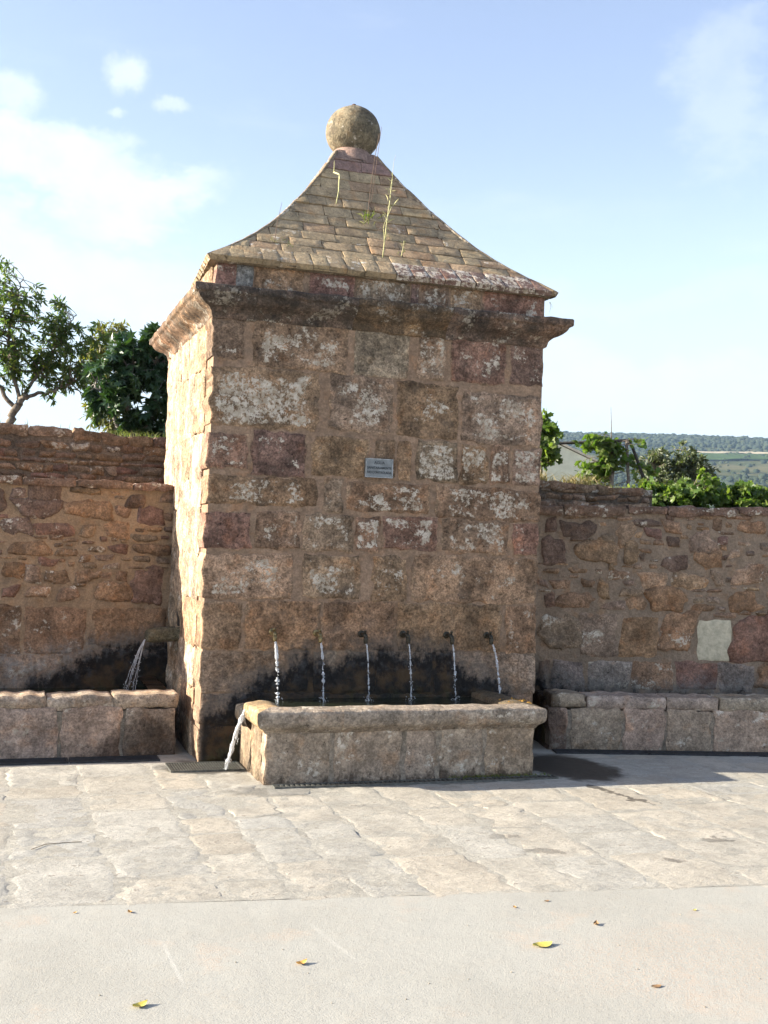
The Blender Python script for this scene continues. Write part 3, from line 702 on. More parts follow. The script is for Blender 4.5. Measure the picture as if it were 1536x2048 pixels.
def make_roof():
    # body under the tiles
    g = Geo(); ts = np.linspace(0, .885, 24); vs = []
    for t in ts:
        hx, hy = (1-t)*(AX+EV), (1-t)*(AY+EV); z = rz(t) - .007
        vs += [warp(q_) for q_ in ((AX-hx, AY-hy, z), (AX+hx, AY-hy, z), (AX+hx, AY+hy, z), (AX-hx, AY+hy, z))]
    f = []
    for i in range(len(ts)-1):
        for k in range(4): f.append((i*4+k, i*4+(k+1) % 4, (i+1)*4+(k+1) % 4, (i+1)*4+k))
    f.append(((len(ts)-1)*4, (len(ts)-1)*4+1, (len(ts)-1)*4+2, (len(ts)-1)*4+3))
    b = len(vs); hx, hy = AX+EV-.05, AY+EV-.05
    vs += [warp(q_) for q_ in ((AX-hx, AY-hy, 3.535), (AX+hx, AY-hy, 3.535), (AX+hx, AY+hy, 3.535), (AX-hx, AY+hy, 3.535))]
    for k in range(4): f.append((b+k, b+(k+1) % 4, (k+1) % 4, k))
    f.append((b+3, b+2, b+1, b))
    g.add(vs, f); g.build("roof_body", M_RMOR, roof, smooth=False)
    r = random.Random(11)
    # course lines by equal steps up the slope
    tt = np.linspace(.135, .885, 200); L = [0]
    for a, c in zip(tt[:-1], tt[1:]): L.append(L[-1] + math.hypot((c-a)*(AY+EV), rz(c)-rz(a)))
    NC = 12; cl = np.interp(np.linspace(0, L[-1], NC+1), L, tt)
    def tile(side, a, b_, t0, t1, h0, h1, col, seed, th=.03):
        w0 = (1-t0)*(AX+EV if side in ('front', 'back') else AY+EV); w1 = (1-t1)*(AX+EV if side in ('front', 'back') else AY+EV)
        A0, B0 = max(a, -w0), min(b_, w0); A1, B1 = min(max(a, -w1), w1), max(min(b_, w1), -w1)
        if B0-A0 < .03 or B1 <= A1-.001: return
        if B1-A1 < .012: B1 = A1+.012
        c = [roof_pt(side, A0, t0, h0), roof_pt(side, B0, t0, h0), roof_pt(side, B1, t1, h1), roof_pt(side, A1, t1, h1)]
        n = np.cross(c[1]-c[0], (c[3]-c[0]) if np.linalg.norm(c[3]-c[0]) > 1e-6 else (c[2]-c[0]))
        n /= np.linalg.norm(n)
        if n[2] < 0: n = -n
        v, f = slab(c, n, th, step=.045, rnd=.03, wob=.006, pil=.0015, bev=.004, rough=.0025, freq=9, seed=seed, maxn=8)
        place("roof_tile", v, f, M_ROOF, roof, col)
    cnt = 0
    tilecols = [(.345, .262, .160), (.335, .254, .156), (.338, .248, .150), (.352, .268, .160), (.315, .240, .150), (.345, .238, .145)]
    for side in ('front', 'left', 'right', 'back'):
        if side == 'back': continue
        half = (AX if side == 'front' else AY)+EV
        # eave course: tiles standing across
        x = -half; i = 0
        while x < half-.03:
            w = r.uniform(.118, .135)
            if side == 'front' and x+half > 1.30: col = r.choice([(.17, .105, .085), (.19, .12, .095), (.165, .11, .09)]) + (.75 if x+half < 2.45 else .2,)
            else: col = r.choice(tilecols[:5]) + (.12,)
            if side == 'front' and x+half > 2.55: col = (.26, .19, .11, .2)
            j = r.uniform(-.006, .006)
            tile(side, x+.0025, min(x+w-.002, half), 0.0-.004+j*.3, .132, .016+j, .012, col, 500+cnt, .042); cnt += 1; x += w
        for k in range(NC):
            t0, t1 = cl[k]-.004, cl[k+1]-.006
            x = -half - r.uniform(0, .25)
            while x < half:
                w = r.uniform(.235, .27)
                if r.random() < .12: w *= .55
                a, b_ = x+.002, x+w-.002
                if k >= NC-2: col = (.26*r.uniform(.94, 1.05), .175, .145, .05)
                else:
                    c0 = r.choice(tilecols); jv = r.uniform(.9, 1.07); col = (c0[0]*jv, c0[1]*jv, c0[2]*jv, r.choice([0, .02, .05, .14]))
                j = r.uniform(-.003, .004)
                hh = .007 if k != NC-6 else .016
                tile(side, a, b_, t0, t1, hh+j, .004+j, col, 700+cnt); cnt += 1
                x += w
    # mortar along the hips
    for sa, sg in (('front', -1), ('front', 1), ('back', 1), ('back', -1)):
        pts = []; rad = []
        for t in np.linspace(.06, .87, 40):
            w = (1-t)*(AX+EV)*sg; p = roof_pt(sa, w, t, -.002); pts.append(p); rad.append(.016 + .008*float(vnoise(p*14)))
        g = Geo(); g.tube(pts, rad, 7); g.build("hip_mortar", M_RMOR, roof)
    # ball finial
    g = Geo(); n, m = 64, 44; vs = []; cz = 5.012; rr = .230
    for i in range(m+1):
        th = math.pi*i/m
        for k in range(n):
            ph = 2*math.pi*k/n; d = V(math.sin(th)*math.cos(ph), math.sin(th)*math.sin(ph), math.cos(th)); vs.append(d)
    Dv = np.array(vs); q = rr*(1 + .018*fbm(Dv*3, 3) + .012*fbm(Dv*V(9, 9, 1.2), 3))
    P = Dv*q[:, None]*V(1, 1, .97) + V(AX+.012, AY, cz)
    f = [(i*n+k, (i+1)*n+k, (i+1)*n+(k+1) % n, i*n+(k+1) % n) for i in range(m) for k in range(n)]
    ball = place("ball_finial", P, f, M_BALL, roof, (.205, .170, .112, .1))
    g = Geo(); g.lathe([(.0, -.01), (.022, -.01), (.026, .01), (.015, .024), (.0, .026)], (AX+.012, AY, cz+rr*.965), 12)
    g.build("ball_knob", M_BALL, ball, (.12, .07, .05, 0))
    g = Geo(); g.lathe([(.21, 4.73), (.185, 4.79), (.16, 4.83), (.135, 4.86)], (AX, AY, 0), 28); g.build("ball_neck", M_ROOF, roof, (.27, .185, .15, .0))
make_roof()

# ------------------------------------------------------------------ front trough
TX0, TX1, TY = .292, 2.205, -.80
trough = thing("stone_trough", "stone water trough with moulded rim below the six taps", "trough", (1.25, -.4, 0))
M_TR2 = stone_mat("front_trough_stone", stains=[((1, 0, 0), 0., [(.2, .045), (1.4, .05), (1.75, .075), (2.3, .06)], .2, 2.3, .05, 'damp')], bump=.7, mott=.36)
M_LIP = stone_mat("outlet_lip", bump=.6, mott=.5)
def make_trough():
    g = Geo(); g.box((TX0+.015, TY+.007, -.05), (TX1-.015, TY+.14, .36)); g.box((TX0+.015, TY+.14, -.05), (TX0+.14, -.002, .36)); g.box((TX1-.14, TY+.14, -.05), (TX1-.015, -.002, .36)); g.box((TX0+.14, TY+.14, -.05), (TX1-.14, -.002, .12))
    g.build("trough_core", M_TRMORT, trough, smooth=False)
    cuts = [TX0, .745, 1.245, 1.49, 1.83, TX1]; ks = [(.335, .262, .192), (.345, .268, .198), (.35, .272, .205), (.34, .267, .197), (.35, .262, .18)]
    for i in range(5):
        a, b = cuts[i]+(.0 if i == 0 else .014), cuts[i+1]-(.014 if i < 4 else 0)
        stone("trough_slab", [(a, TY+.006, -.03), (b, TY+.006, -.03), (b, TY+.006, .352), (a, TY+.006, .352)], (0, -1, 0), .11, M_TR2, trough, ks[i]+(.12,), seed=900+i, step=.025, rnd=.05, wob=.012, pil=.007, bev=.012, rough=.006, freq=8)
    for xs, n in ((TX0+.006, (-1, 0, 0)), (TX1-.006, (1, 0, 0))):
        for a, b in ((TY+.115, -.42), (-.41, -.012)):
            stone("trough_slab", [(xs, a, -.03), (xs, b, -.03), (xs, b, .352), (xs, a, .352)], n, .1, M_TR2, trough, (.22, .165, .11, 0), seed=920+int(xs*10), step=.03, rnd=.05, wob=.01, pil=.012, rough=.008)
    # moulded rim
    RPF = [(-.15, .335), (.0, .335), (.008, .350), (.016, .358), (.032, .366), (.048, .380), (.058, .398), (.063, .420), (.064, .464), (.061, .475), (.054, .481), (.040, .485), (-.05, .498), (-.11, .488), (-.15, .474)]
    def mp(side, s, o):
        if side == 'front': return (s, TY-o)
        if side == 'left': return (TX0-o, s)
        return (TX1+o, s)
    for i, (a, b, m0, m1) in enumerate([(TX0, .80, True, False), (.80, 1.52, False, False), (1.52, TX1, False, True)]):
        rp = RPF
        sweep(rp, 'front', a, b, m0, m1, "rim_stone", M_TROUGH, trough, (.325, .265, .205, .12), seed=950, amp=.006, mapf=mp, step=.028, joint=.0005)
    sweep(RPF, 'left', TY, -.40, True, False, "rim_stone", M_LIP, trough, (.33, .235, .13, .1), seed=950, amp=.006, mapf=mp, step=.028)['label'] = "pale ochre overflow end of the rim"
    sweep([(o*.75, z-.06) for o, z in RPF], 'left', -.39, -.004, False, False, "rim_stone", M_TOWER, trough, (.12, .08, .05, 0), seed=995, amp=.008, mapf=mp, step=.028)
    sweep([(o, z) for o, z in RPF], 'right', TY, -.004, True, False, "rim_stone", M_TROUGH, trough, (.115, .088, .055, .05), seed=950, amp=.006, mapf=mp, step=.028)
    # orange moss at the corner of the rim
    r = random.Random(3); g = Geo()
    for k in range(70):
        a = r.gauss(0, 1); b = r.gauss(0, 1); p = V(2.17 + .035*a, -.52 + .06*b, .484)
        s = r.uniform(.005, .012)
        g.add([p+V(-s, -s, 0), p+V(s, -s, 0), p+V(s, s, 0), p+V(-s, s, 0), p+V(0, 0, s*r.uniform(.8, 1.5))], [(0, 1, 4), (1, 2, 4), (2, 3, 4), (3, 0, 4)])
    g.build("orange_moss", simple_mat("orange_moss", (.36, .19, .03), .9), trough)
    P = sheet("water_surface", TX0+.10, TX1-.10, TY+.12, -.002, .445, 60, 24, M_BASIN, amp=.005, freq=14)
    P.parent = trough; P.location = -Vector(trough.location)
make_trough()

# ------------------------------------------------------------------ six taps and their jets
TAPS = [(.500, .925, .496), (.826, .918, .830), (1.168, .914, 1.172), (1.491, .915, 1.500), (1.838, .911, 1.846), (2.166, .911, 2.163)]
def make_taps():
    names = ["first tap from the sunlit corner, brass with bright nozzle", "second tap from the sunlit corner, brass with bright nozzle", "third tap from the sunlit corner, dark and tarnished", "fourth tap from the sunlit corner, dark and tarnished", "fifth tap from the sunlit corner, dark and tarnished", "sixth tap from the sunlit corner, dark, its jet leaning sideways"]
    dark = simple_mat("dark_brass", (.055, .048, .034), .5, .6, 60, .5)
    for i, (x, z, xn) in enumerate(TAPS):
        t = thing("water_tap", names[i], "tap", (x, 0, z), "row of six taps on the fountain wall")
        mt = M_BRASS if i < 2 else dark
        g = Geo(); g.tube([(x, .01, z), (x, -.014, z), (x, -.016, z), (x, -.02, z)], [.026, .026, .024, .018], 16); g.build("flange", mt, t)
        g = Geo(); g.tube([(x, -.015, z), (x, -.06, z+.002), (x+(xn-x)*.5, -.085, z), (xn, -.10, z-.010), (xn, -.106, z-.028)], [.014, .014, .0165, .017, .015], 14); g.build("pipe", mt, t)
        g = Geo(); g.tube([(xn, -.106, z-.022), (xn, -.108, z-.030), (xn, -.108, z-.052), (xn, -.108, z-.062)], [.0165, .018, .015, .0135], 14); g.build("nozzle", mt, t)
        g = Geo(); g.tube([(xn, -.092, z), (xn, -.092, z+.022), (xn, -.092, z+.024), (xn, -.092, z+.032)], [.007, .007, .011, .010], 10); g.build("button", mt, t)
    # jets: parabola with beading, then loose drops
    lab = ["bright jet of water falling from the first tap", "jet of water falling from the second tap", "thin jet of water falling from the third tap", "thin jet of water falling from the fourth tap", "thin jet of water falling from the fifth tap", "jet of water falling slantwise from the sixth tap"]
    for i, (x, z, xn) in enumerate(TAPS):
        r = random.Random(40+i); g = Geo()
        z0 = z-.055; dx = [.030, .035, .030, .028, .030, .075][i]; dyy = [-.10, -.07, -.08, -.07, -.08, -.10][i]
        N = 70; pts = []; rad = []
        R0 = [.0105, .0080, .0056, .0056, .006, .0078][i]
        for k in range(N+1):
            u = k/N; zz = z0 - (z0-.44)*u; tq = math.sqrt(u)
            p = V(xn + dx*tq*.9, -.108 + dyy*tq*.5, zz)
            w = .0035*u
            p = p + V(w*2*float(vnoise(V(u*16, i*7, 1))), w*2*float(vnoise(V(u*16, i*7, 9))), 0)
            rr = R0*(1-.30*u)*(1 + 1.5*min(1, u*1.6)*float(2*vnoise(V(u*34, i*3.3, 4))) + .3*float(2*vnoise(V(u*70, i, 2))))
            pts.append(p); rad.append(max(.0011, rr) if u < .3 or vnoise(V(u*21, i*5.1, 8)) > -.24 else .0004)
        g.tube(pts, rad, 9)
        for k in range(26):
            u = r.uniform(.35, 1); q = pts[int(u*N)] + V(r.gauss(0, .007), r.gauss(0, .007), 0); s = r.uniform(.0018, .004)
            g.lathe([(0, -s*1.4), (s*.8, -s*.5), (s, 0.2*s), (s*.6, s), (0, s*1.5)], q, 7)
        for k in range(22):     # splash crown
            a = r.uniform(0, 6.28); d = r.uniform(.005, .04); q = pts[-1] + V(d*math.cos(a), d*math.sin(a), r.uniform(.0, .035)); s = r.uniform(.002, .0045)
            g.lathe([(0, -s), (s, 0), (0, s)], q, 6)
        tag(g.build("water_jet", M_FALL), lab[i], "water", "jets falling from the taps")
    # overflow from the trough's end
    r = random.Random(77); g = Geo()
    a = V(.228, -.46, .436); b = V(.140, -.31, .015); N = 60
    for s in range(4):
        pts = []; rad = []
        for k in range(N+1):
            u = k/N; p = a + (b-a)*V(math.sqrt(u)*.35+u*.65, u, 0) + V(0, 0, (b-a)[2]*u)
            p = p + V(.010*math.sin(s*1.9), .014*math.cos(s*1.7), 0) + V(.010*float(vnoise(V(u*7, s*3, 2))), .014*float(vnoise(V(u*7, s*3, 7))), 0)
            pts.append(p); rad.append(max(.0015, .0062*(1+1.1*float(2*vnoise(V(u*20, s*5, 1))))))
        g.tube(pts, rad, 9)
    for k in range(60):
        u = r.uniform(.3, 1); q = a + (b-a)*u + V(r.gauss(0, .012), r.gauss(0, .012), 0); s = r.uniform(.002, .005)
        g.lathe([(0, -s*1.4), (s, 0), (0, s*1.5)], q, 6)
    tag(g.build("overflow_stream", M_FALL), "thick stream of water pouring off the ochre end of the trough rim", "water")
make_taps()

# ------------------------------------------------------------------ plaque
pq = thing("plaque", "small grey metal plaque with engraved notice on the tower wall", "plaque", (1.255, -.02, 2.135))
def make_plaque():
    x0, x1, z0, z1 = 1.150, 1.362, 2.066, 2.206
    g = Geo(); g.box((x0, -.030, z0), (x1, -.004, z1)); g.build("plate", M_PLATE, pq, smooth=False)
    lt = simple_mat("plate_edge", (.34, .35, .35), .4, .4)
    for k, (a, b) in enumerate([((x0, -.034, z0), (x1, -.0302, z0+.006)), ((x0, -.034, z1-.006), (x1, -.0302, z1)), ((x0, -.034, z0+.0062), (x0+.006, -.0302, z1-.0062)), ((x1-.006, -.034, z0+.0062), (x1, -.0302, z1-.0062))]):
        g = Geo(); g.box(a, b); g.build("border", lt, pq, smooth=False)
    for (sx, sz) in ((x0+.014, z0+.014), (x0+.014, z1-.014), (x1-.014, z0+.014), (x1-.014, z1-.014)):
        g = Geo(); g.tube([(sx, -.029, sz), (sx, -.033, sz)], .004, 8); g.build("screw", lt, pq)
    for txt, zc, sz in (("AGUA", 2.166, .030), ("SANITARIAMENTE", 2.130, .024), ("NO CONTROLADA", 2.096, .024)):
        cu = bpy.data.curves.new("lettering", 'FONT'); cu.body = txt; cu.size = sz; cu.align_x = 'CENTER'; cu.extrude = .0006; cu.offset = .0004
        tmp = bpy.data.objects.new("tmp", cu); COL.objects.link(tmp)
        me = bpy.data.meshes.new_from_object(tmp.evaluated_get(bpy.context.evaluated_depsgraph_get()))
        bpy.data.objects.remove(tmp)
        me.materials.append(M_INK)
        o = bpy.data.objects.new("lettering", me); COL.objects.link(o); o.parent = pq
        o.rotation_euler = (R(90), 0, 0); o.location = Vector((1.257, -.0312, zc)) - Vector(pq.location)
        wd = max(v.co.x for v in me.vertices) - min(v.co.x for v in me.vertices)
        if wd > .188: o.scale = (.188/wd, 1, 1)
make_plaque()

# ------------------------------------------------------------------ walls
def wall_frame(O, Dv, N):
    O, Dv, N = np.array(O), np.array(Dv), np.array(N)
    return lambda u, z, out=0.: O + Dv*u - N*out + V(0, 0, z)
def wall_core(name, fr, u0, u1, z0, z1, thick, mat, parent, step=.045, amp=.006, topf=None):
    nu, nz = int((u1-u0)/step), int((z1-z0)/step)
    us = np.linspace(u0, u1, nu+1); zs = np.linspace(0, 1, nz+1)
    tp = topf or (lambda u: z1)
    P = np.array([[fr(u, z0+(tp(u)-z0)*z) for z in zs] for u in us])
    n = fr(0, 0, 1) - fr(0, 0, 0)
    P = P + (amp*2*fbm(P*8, 4))[..., None]*n
    i = np.arange((nu+1)*(nz+1)).reshape(nu+1, nz+1)
    g = Geo(); g.add(P.reshape(-1, 3), np.stack([i[:-1, :-1], i[1:, :-1], i[1:, 1:], i[:-1, 1:]], -1).reshape(-1, 4))
    # top and back
    T0 = P[:, -1]; T1 = T0 - n*thick; B1 = np.array([fr(u, z0, -thick) for u in us])
    k = len(us); g.add(np.concatenate([T0, T1, B1]), [(a, a+1, k+a+1, k+a) for a in range(k-1)] + [(k+a, k+a+1, 2*k+a+1, 2*k+a) for a in range(k-1)])
    for e in (0, -1):
        g.add([P[e, 0], P[e, -1], T1[e], B1[e]], [(0, 1, 2, 3)])
    return g.build(name, mat, parent)
def rubble(fr, n, rows, mat, parent, seed, proud=.012, names="rubble_stone"):
    r = random.Random(seed)
    for i, (u0, z0, u1, z1, k) in enumerate(rows):
        w, h = u1-u0, z1-z0; small = min(w, h) < .12
        block = h > .22 and w > .2 and z1 < 1.05
        a = .06 if block else .2
        j = lambda m: r.uniform(-m, m)*a
        c = [fr(u0+j(w), z0+j(h)), fr(u1+j(w), z0+j(h)), fr(u1+j(w), z1+j(h)), fr(u0+j(w), z1+j(h))]
        col = colr(k, .14, r.choice([0, 0, .1, .2]))
        if k == 'w': col = PAL['w'] + (0,)
        kw = dict(rnd=.12, wob=.012, pil=.010, bev=.015, rough=.007, freq=8) if block else dict(rnd=r.uniform(.15, .5), wob=min(.034, .2*min(w, h)), pil=r.uniform(.014, .028), bev=.012, rough=.009, freq=11)
        if k == 'w': kw.update(rough=.0015, wob=.008, pil=.008)
        stone(names, c, n, .05, M_CREAM if k == 'w' else mat, parent, col, seed=seed*100+i, step=.022, **kw)
def fill(r, u0, u1, z0, z1, ks, hmin=.06, hmax=.16, wmin=.10, wmax=.34, gap=.02, dens=.92):
    """random coursed rubble for the run beyond what the list holds"""
    out = []; z = z0
    while z < z1-.04:
        h = min(r.uniform(hmin, hmax), z1-z)
        u = u0 + r.uniform(-.1, 0)
        while u < u1:
            w = r.uniform(wmin, wmax)*(.6+h/hmax*.6)
            if r.random() < dens: out.append((u+gap, z+gap*.5+r.uniform(0, h*.12), min(u+w, u1), z+h-gap*.5-r.uniform(0, h*.15), r.choice(ks)))
            u += w
        z += h
    return out

M_CREAM = simple_mat("cream_slab", (.50, .445, .325), .85, 0, 22, .22, .5, .2)
def chips(r, u0, u1, z0, z1, taken, n, ks):
    """small packing stones in the mortar between the listed ones"""
    out = []; tries = 0
    while len(out) < n and tries < 6000:
        tries += 1
        w = r.uniform(.05, .15); h = r.uniform(.022, .055); u = r.uniform(u0, u1-w); z = r.uniform(z0, z1-h)
        if all(u > b[2]+.008 or u+w < b[0]-.008 or z > b[3]+.006 or z+h < b[1]-.006 for b in list(taken)+out): out.append((u, z, u+w, z+h, r.choice(ks)))
    return out
LW = 1.63
left_wall = thing("left_wall", "mortared rubble wall left of the tower, behind the lit spout side", "wall", (-2.5, LW, 0))
left_wall['label'] = "mortared rubble stone wall behind the trough with the stone spout"
fl = wall_frame((0, LW, 0), (1, 0, 0), (0, 1, 0))
def make_left_wall():
    wall_core("mortar_core", fl, -6.0, .02, -.05, 1.995, .34, M_LMORT, left_wall)
    rubble(fl, (0, -1, 0), LEFTW, M_LWALL, left_wall, 31)
    rubble(fl, (0, -1, 0), chips(random.Random(2), -1.4, -.03, 1.03, 1.93, LEFTW, 70, 'bdbrgo'), M_LWALL, left_wall, 33)
    r = random.Random(8)
    rows = fill(r, -4.2, -1.42, 1.02, 1.95, 'dbbrogbp') + [(u, z0, u+l-.03, z1, r.choice('bbg')) for z0, z1 in ((.25, .56), (.60, 1.0)) for u, l in ((-4.2, .6), (-3.6, .7), (-2.9, .65), (-2.25, .75))]
    rubble(fl, (0, -1, 0), rows, M_LWALL, left_wall, 32)
    u = -4.4; i = 0
    for w in (.75, .62, .7, .66, .45, .42, .46, .40):
        if u+w > -.002: w = -.002-u
        z = 1.985
        c = [fl(u+.006, z-.03, .03), fl(u+w-.006, z-.03, .03), fl(u+w-.006, z+.036, .03), fl(u+.006, z+.036, .03)]
        stone("coping_stone", c, (0, -1, 0), .36, M_LWALL, left_wall, colr('d', .15, .2), seed=1300+i, step=.03, rnd=.08, wob=.010, pil=.012, bev=.015, rough=.008)
        u += w; i += 1
make_left_wall()

right_wall = thing("right_wall", "mortared rubble stone wall with one pale cream patching slab", "wall", tuple(RW_O + RW_D*1.5))
fr_ = wall_frame(RW_O, RW_D, RW_N)
def make_right_wall():
    top = lambda u: 1.925 + .024*max(0, u)
    wall_core("mortar_core", fr_, -.42, 5.2, -.05, 1.95, .36, M_RMORT, right_wall, topf=top)
    rows = [q for q in RIGHTW]
    rubble(fr_, -RW_N, rows, M_RWALL, right_wall, 41)
    rubble(fr_, -RW_N, chips(random.Random(3), .02, 2.15, 1.07, 1.88, RIGHTW, 110, 'bdbtgg'), M_RWALL, right_wall, 43)
    r = random.Random(9)
    rows = fill(r, 2.18, 3.9, 1.06, 1.90, 'dbbtogbg') + [(u, z0, u+l-.03, z1, r.choice('bbgr')) for z0, z1 in ((.33, .66), (.69, 1.02)) for u, l in ((2.2, .5), (2.7, .6), (3.3, .55))]
    rubble(fr_, -RW_N, rows, M_RWALL, right_wall, 42)
    u = -.18
    for i, w in enumerate((.42, .55, .36, .62, .50, .58, .6, .6)):
        z = top(u+w/2) - .012
        t0 = .055 if i in (0, 1, 3) else .035
        c = [fr_(u+.005, z-t0, .028), fr_(u+w-.005, z-t0+.01, .028), fr_(u+w-.005, z+.034, .028), fr_(u+.005, z+.034, .028)]
        stone("coping_stone", c, -RW_N, .38, M_RWALL, right_wall, colr('d', .15, .12), seed=1400+i, step=.03, rnd=.10, wob=.012, pil=.014, bev=.02, rough=.010)
        u += w
make_right_wall()

# upper terrace walls behind
upper_l = thing("terrace_wall", "higher dry rubble wall below the trees, set back behind the lower wall", "wall", (-2.5, 3.0, 0))
ful = wall_frame((0, 3.0, 0), (1, 0, 0), (0, 1, 0))
M_DARKM = stone_mat("dry_joint", base=(.165, .125, .092, 1), lichen=False, mott=.4)
def make_upper():
    top = lambda u: 2.50 - .036*(u-.1) + .012*math.sin(u*5)
    wall_core("wall_core", ful, -6, 1.2, 1.2, 2.5, .4, M_DARKM, upper_l, topf=lambda u: top(u)-.03)
    r = random.Random(14); rows = fill(r, -3.0, .9, 1.88, 2.44, 'dbbrgb', .045, .10, .09, .26, .004, 1.)
    rubble(ful, (0, -1, 0), rows, M_STONE, upper_l, 51)
    u = -3.2; i = 0
    while u < 1.0:
        w = r.uniform(.22, .45); z = top(u+w/2)
        c = [ful(u+.004, z-.085, .012), ful(u+w-.004, z-.085, .012), ful(u+w-.004, top(u+w)+.01, .012), ful(u+.004, top(u)+.01, .012)]
        stone("coping_stone", c, (0, -1, 0), .4, M_STONE, upper_l, colr(r.choice('bbdg'), .12, .1), seed=1500+i, step=.03, rnd=.12, wob=.016, pil=.014, bev=.02, rough=.012); u += w; i += 1
make_upper()
UR_O = RT_O + RW_N*1.9
upper_r = thing("terrace_wall", "short higher dry stone wall ending at the vines, beside the shed", "wall", tuple(UR_O))
fur = wall_frame(UR_O, RW_D, RW_N)
def make_upper_r():
    top = lambda u: 2.235 - .05*u/1.3
    wall_core("wall_core", fur, -.6, 1.46, 1.2, 2.2, .4, M_DARKM, upper_r, topf=lambda u: top(u)-.03)
    r = random.Random(19); rows = fill(r, -.1, 1.44, 1.90, 2.17, 'bbtggb', .045, .085, .08, .22, .004, 1.)
    rubble(fur, -RW_N, rows, M_STONE, upper_r, 61)
    u = -.2; i = 0
    while u < 1.46:
        w = min(r.uniform(.18, .34), 1.47-u+.01); z = top(u)
        c = [fur(u+.004, z-.07, .012), fur(u+w-.004, z-.07, .012), fur(u+w-.004, top(u+w)+.005, .012), fur(u+.004, z+.005, .012)]
        stone("coping_stone", c, -RW_N, .4, M_STONE, upper_r, colr(r.choice('btgb'), .12, .1), seed=1600+i, step=.03, rnd=.12, wob=.016, pil=.012, bev=.02, rough=.012); u += w; i += 1
make_upper_r()

# ------------------------------------------------------------------ long troughs left and right
M_TL = stone_mat("left_trough_stone", stains=[((1, 0, 0), 0., [(-.72, .0), (-.55, .30), (-.40, .36), (-.22, .30), (-.10, .22), (.05, .45)], -.72, .05, .14, 'damp')], bump=.8, mott=.40)
def long_trough(root, fr, n, cuts, capcuts, zt, depth_back, mat, ks, seed, endw):
    r = random.Random(seed)
    for i in range(len(cuts)-1):
        a, b = cuts[i]+.012, cuts[i+1]-.012; h = zt-.112 + r.uniform(-.012, .012)
        stone("trough_block", [fr(a, -.03), fr(b, -.03), fr(b, h), fr(a, h)], n, .16, mat, root, tuple(q*s_ for q, s_ in zip(colr('f', .08, .1), (.88, .91, .99)))[:3] + (.1,), seed=seed*10+i, step=.028, rnd=.10, wob=.016, pil=.018, bev=.03, rough=.009, freq=6)
    for i in range(len(capcuts)-1):
        a, b = capcuts[i]+.005, capcuts[i+1]-.005; z0 = zt-.116 + r.uniform(-.008, .008); z1 = zt + r.uniform(-.008, .008)
        stone("coping_stone", [fr(a, z0, -.02), fr(b, z0, -.02), fr(b, z1-.012, -.02), fr(a, z1-.012, -.02)], n, .26, mat, root, tuple(q*s_ for q, s_ in zip(colr('f', .06), (.92, 1., 1.12)))[:3] + (.12,), seed=seed*10+50+i, step=.022, rnd=.06, wob=.010, pil=.026, bev=.022, rough=.006, freq=7)
    g = Geo(); a, b = cuts[0], cuts[-1]
    def bx(u0, u1, o0, o1, z0, z1):
        c = [fr(u0, z0, -o0), fr(u1, z0, -o0), fr(u1, z0, -o1), fr(u0, z0, -o1), fr(u0, z1, -o0), fr(u1, z1, -o0), fr(u1, z1, -o1), fr(u0, z1, -o1)]
        g.add(c, [(0,3,2,1),(4,5,6,7),(0,1,5,4),(1,2,6,5),(2,3,7,6),(3,0,4,7)])
    bx(a+.02, b-.02, .006, .20, -.05, zt-.13); bx(a+.02, b-.02, .20, depth_back, -.05, .08)
    g.build("trough_core", M_TRMORT, root, smooth=False)
    g = Geo(); q = [fr(a+.1, zt-.13, -.2), fr(b-.05, zt-.13, -.2), fr(b-.05, zt-.13, -depth_back), fr(a+.1, zt-.13, -depth_back)]
    g.add(q, [(0, 1, 2, 3)]); g.build("water_surface", M_BASIN, root)
lt = thing("long_trough", "long low stone trough under the stone spout, rounded at its end", "trough", (-2, .4, 0))
flt = wall_frame((0, .33, 0), (1, 0, 0), (0, 1, 0))
long_trough(lt, flt, (0, -1, 0), [-4.4, -3.6, -2.9, -2.1, -1.5, -.93, -.49, -.10], [-4.4, -3.5, -2.7, -2.0, -1.45, -1.02, -.56, -.10], .452, 1.3, M_TL, 'gtgtbgt', 71, .1)
def end_block(root, fr, n, u, zt, mat, sgn, seed, back):
    c = [fr(u, -.03, -.16), fr(u, -.03, -back), fr(u, zt-.03, -back), fr(u, zt-.03, -.16)]
    stone("end_slab", c, n, .14, mat, root, colr('b', .05, 0), seed=seed, step=.03, rnd=.08, wob=.01, pil=.012, rough=.008)
end_block(lt, flt, (1, 0, 0), -.112, .44, M_LWALL, 1, 731, 1.29)
rt = thing("long_trough", "long low grey stone trough along the wall with the cream slab", "trough", tuple(RT_O + RW_D*1.5))
frt = wall_frame(RT_O, RW_D, RW_N)
M_TR3 = stone_mat("right_trough_stone", stains=[(tuple(RW_D), -float(RW_D @ RT_O), [(-.1, .6), (.1, .5), (.22, .05), (.5, .0), (2.6, .0)], -.1, 2.6, .12, 'damp')], bump=.8, mott=.36)
long_trough(rt, frt, -RW_N, [.015, .19, .625, .97, 1.355, 1.95, 2.5, 3.2, 3.9], [.03, .33, .98, 1.42, 2.0, 2.6, 3.3, 3.9], .447, .585, M_TR3, 'gtgggtg', 81, .1)
end_block(rt, frt, -RW_D, .03, .43, M_RWALL, -1, 831, .58)

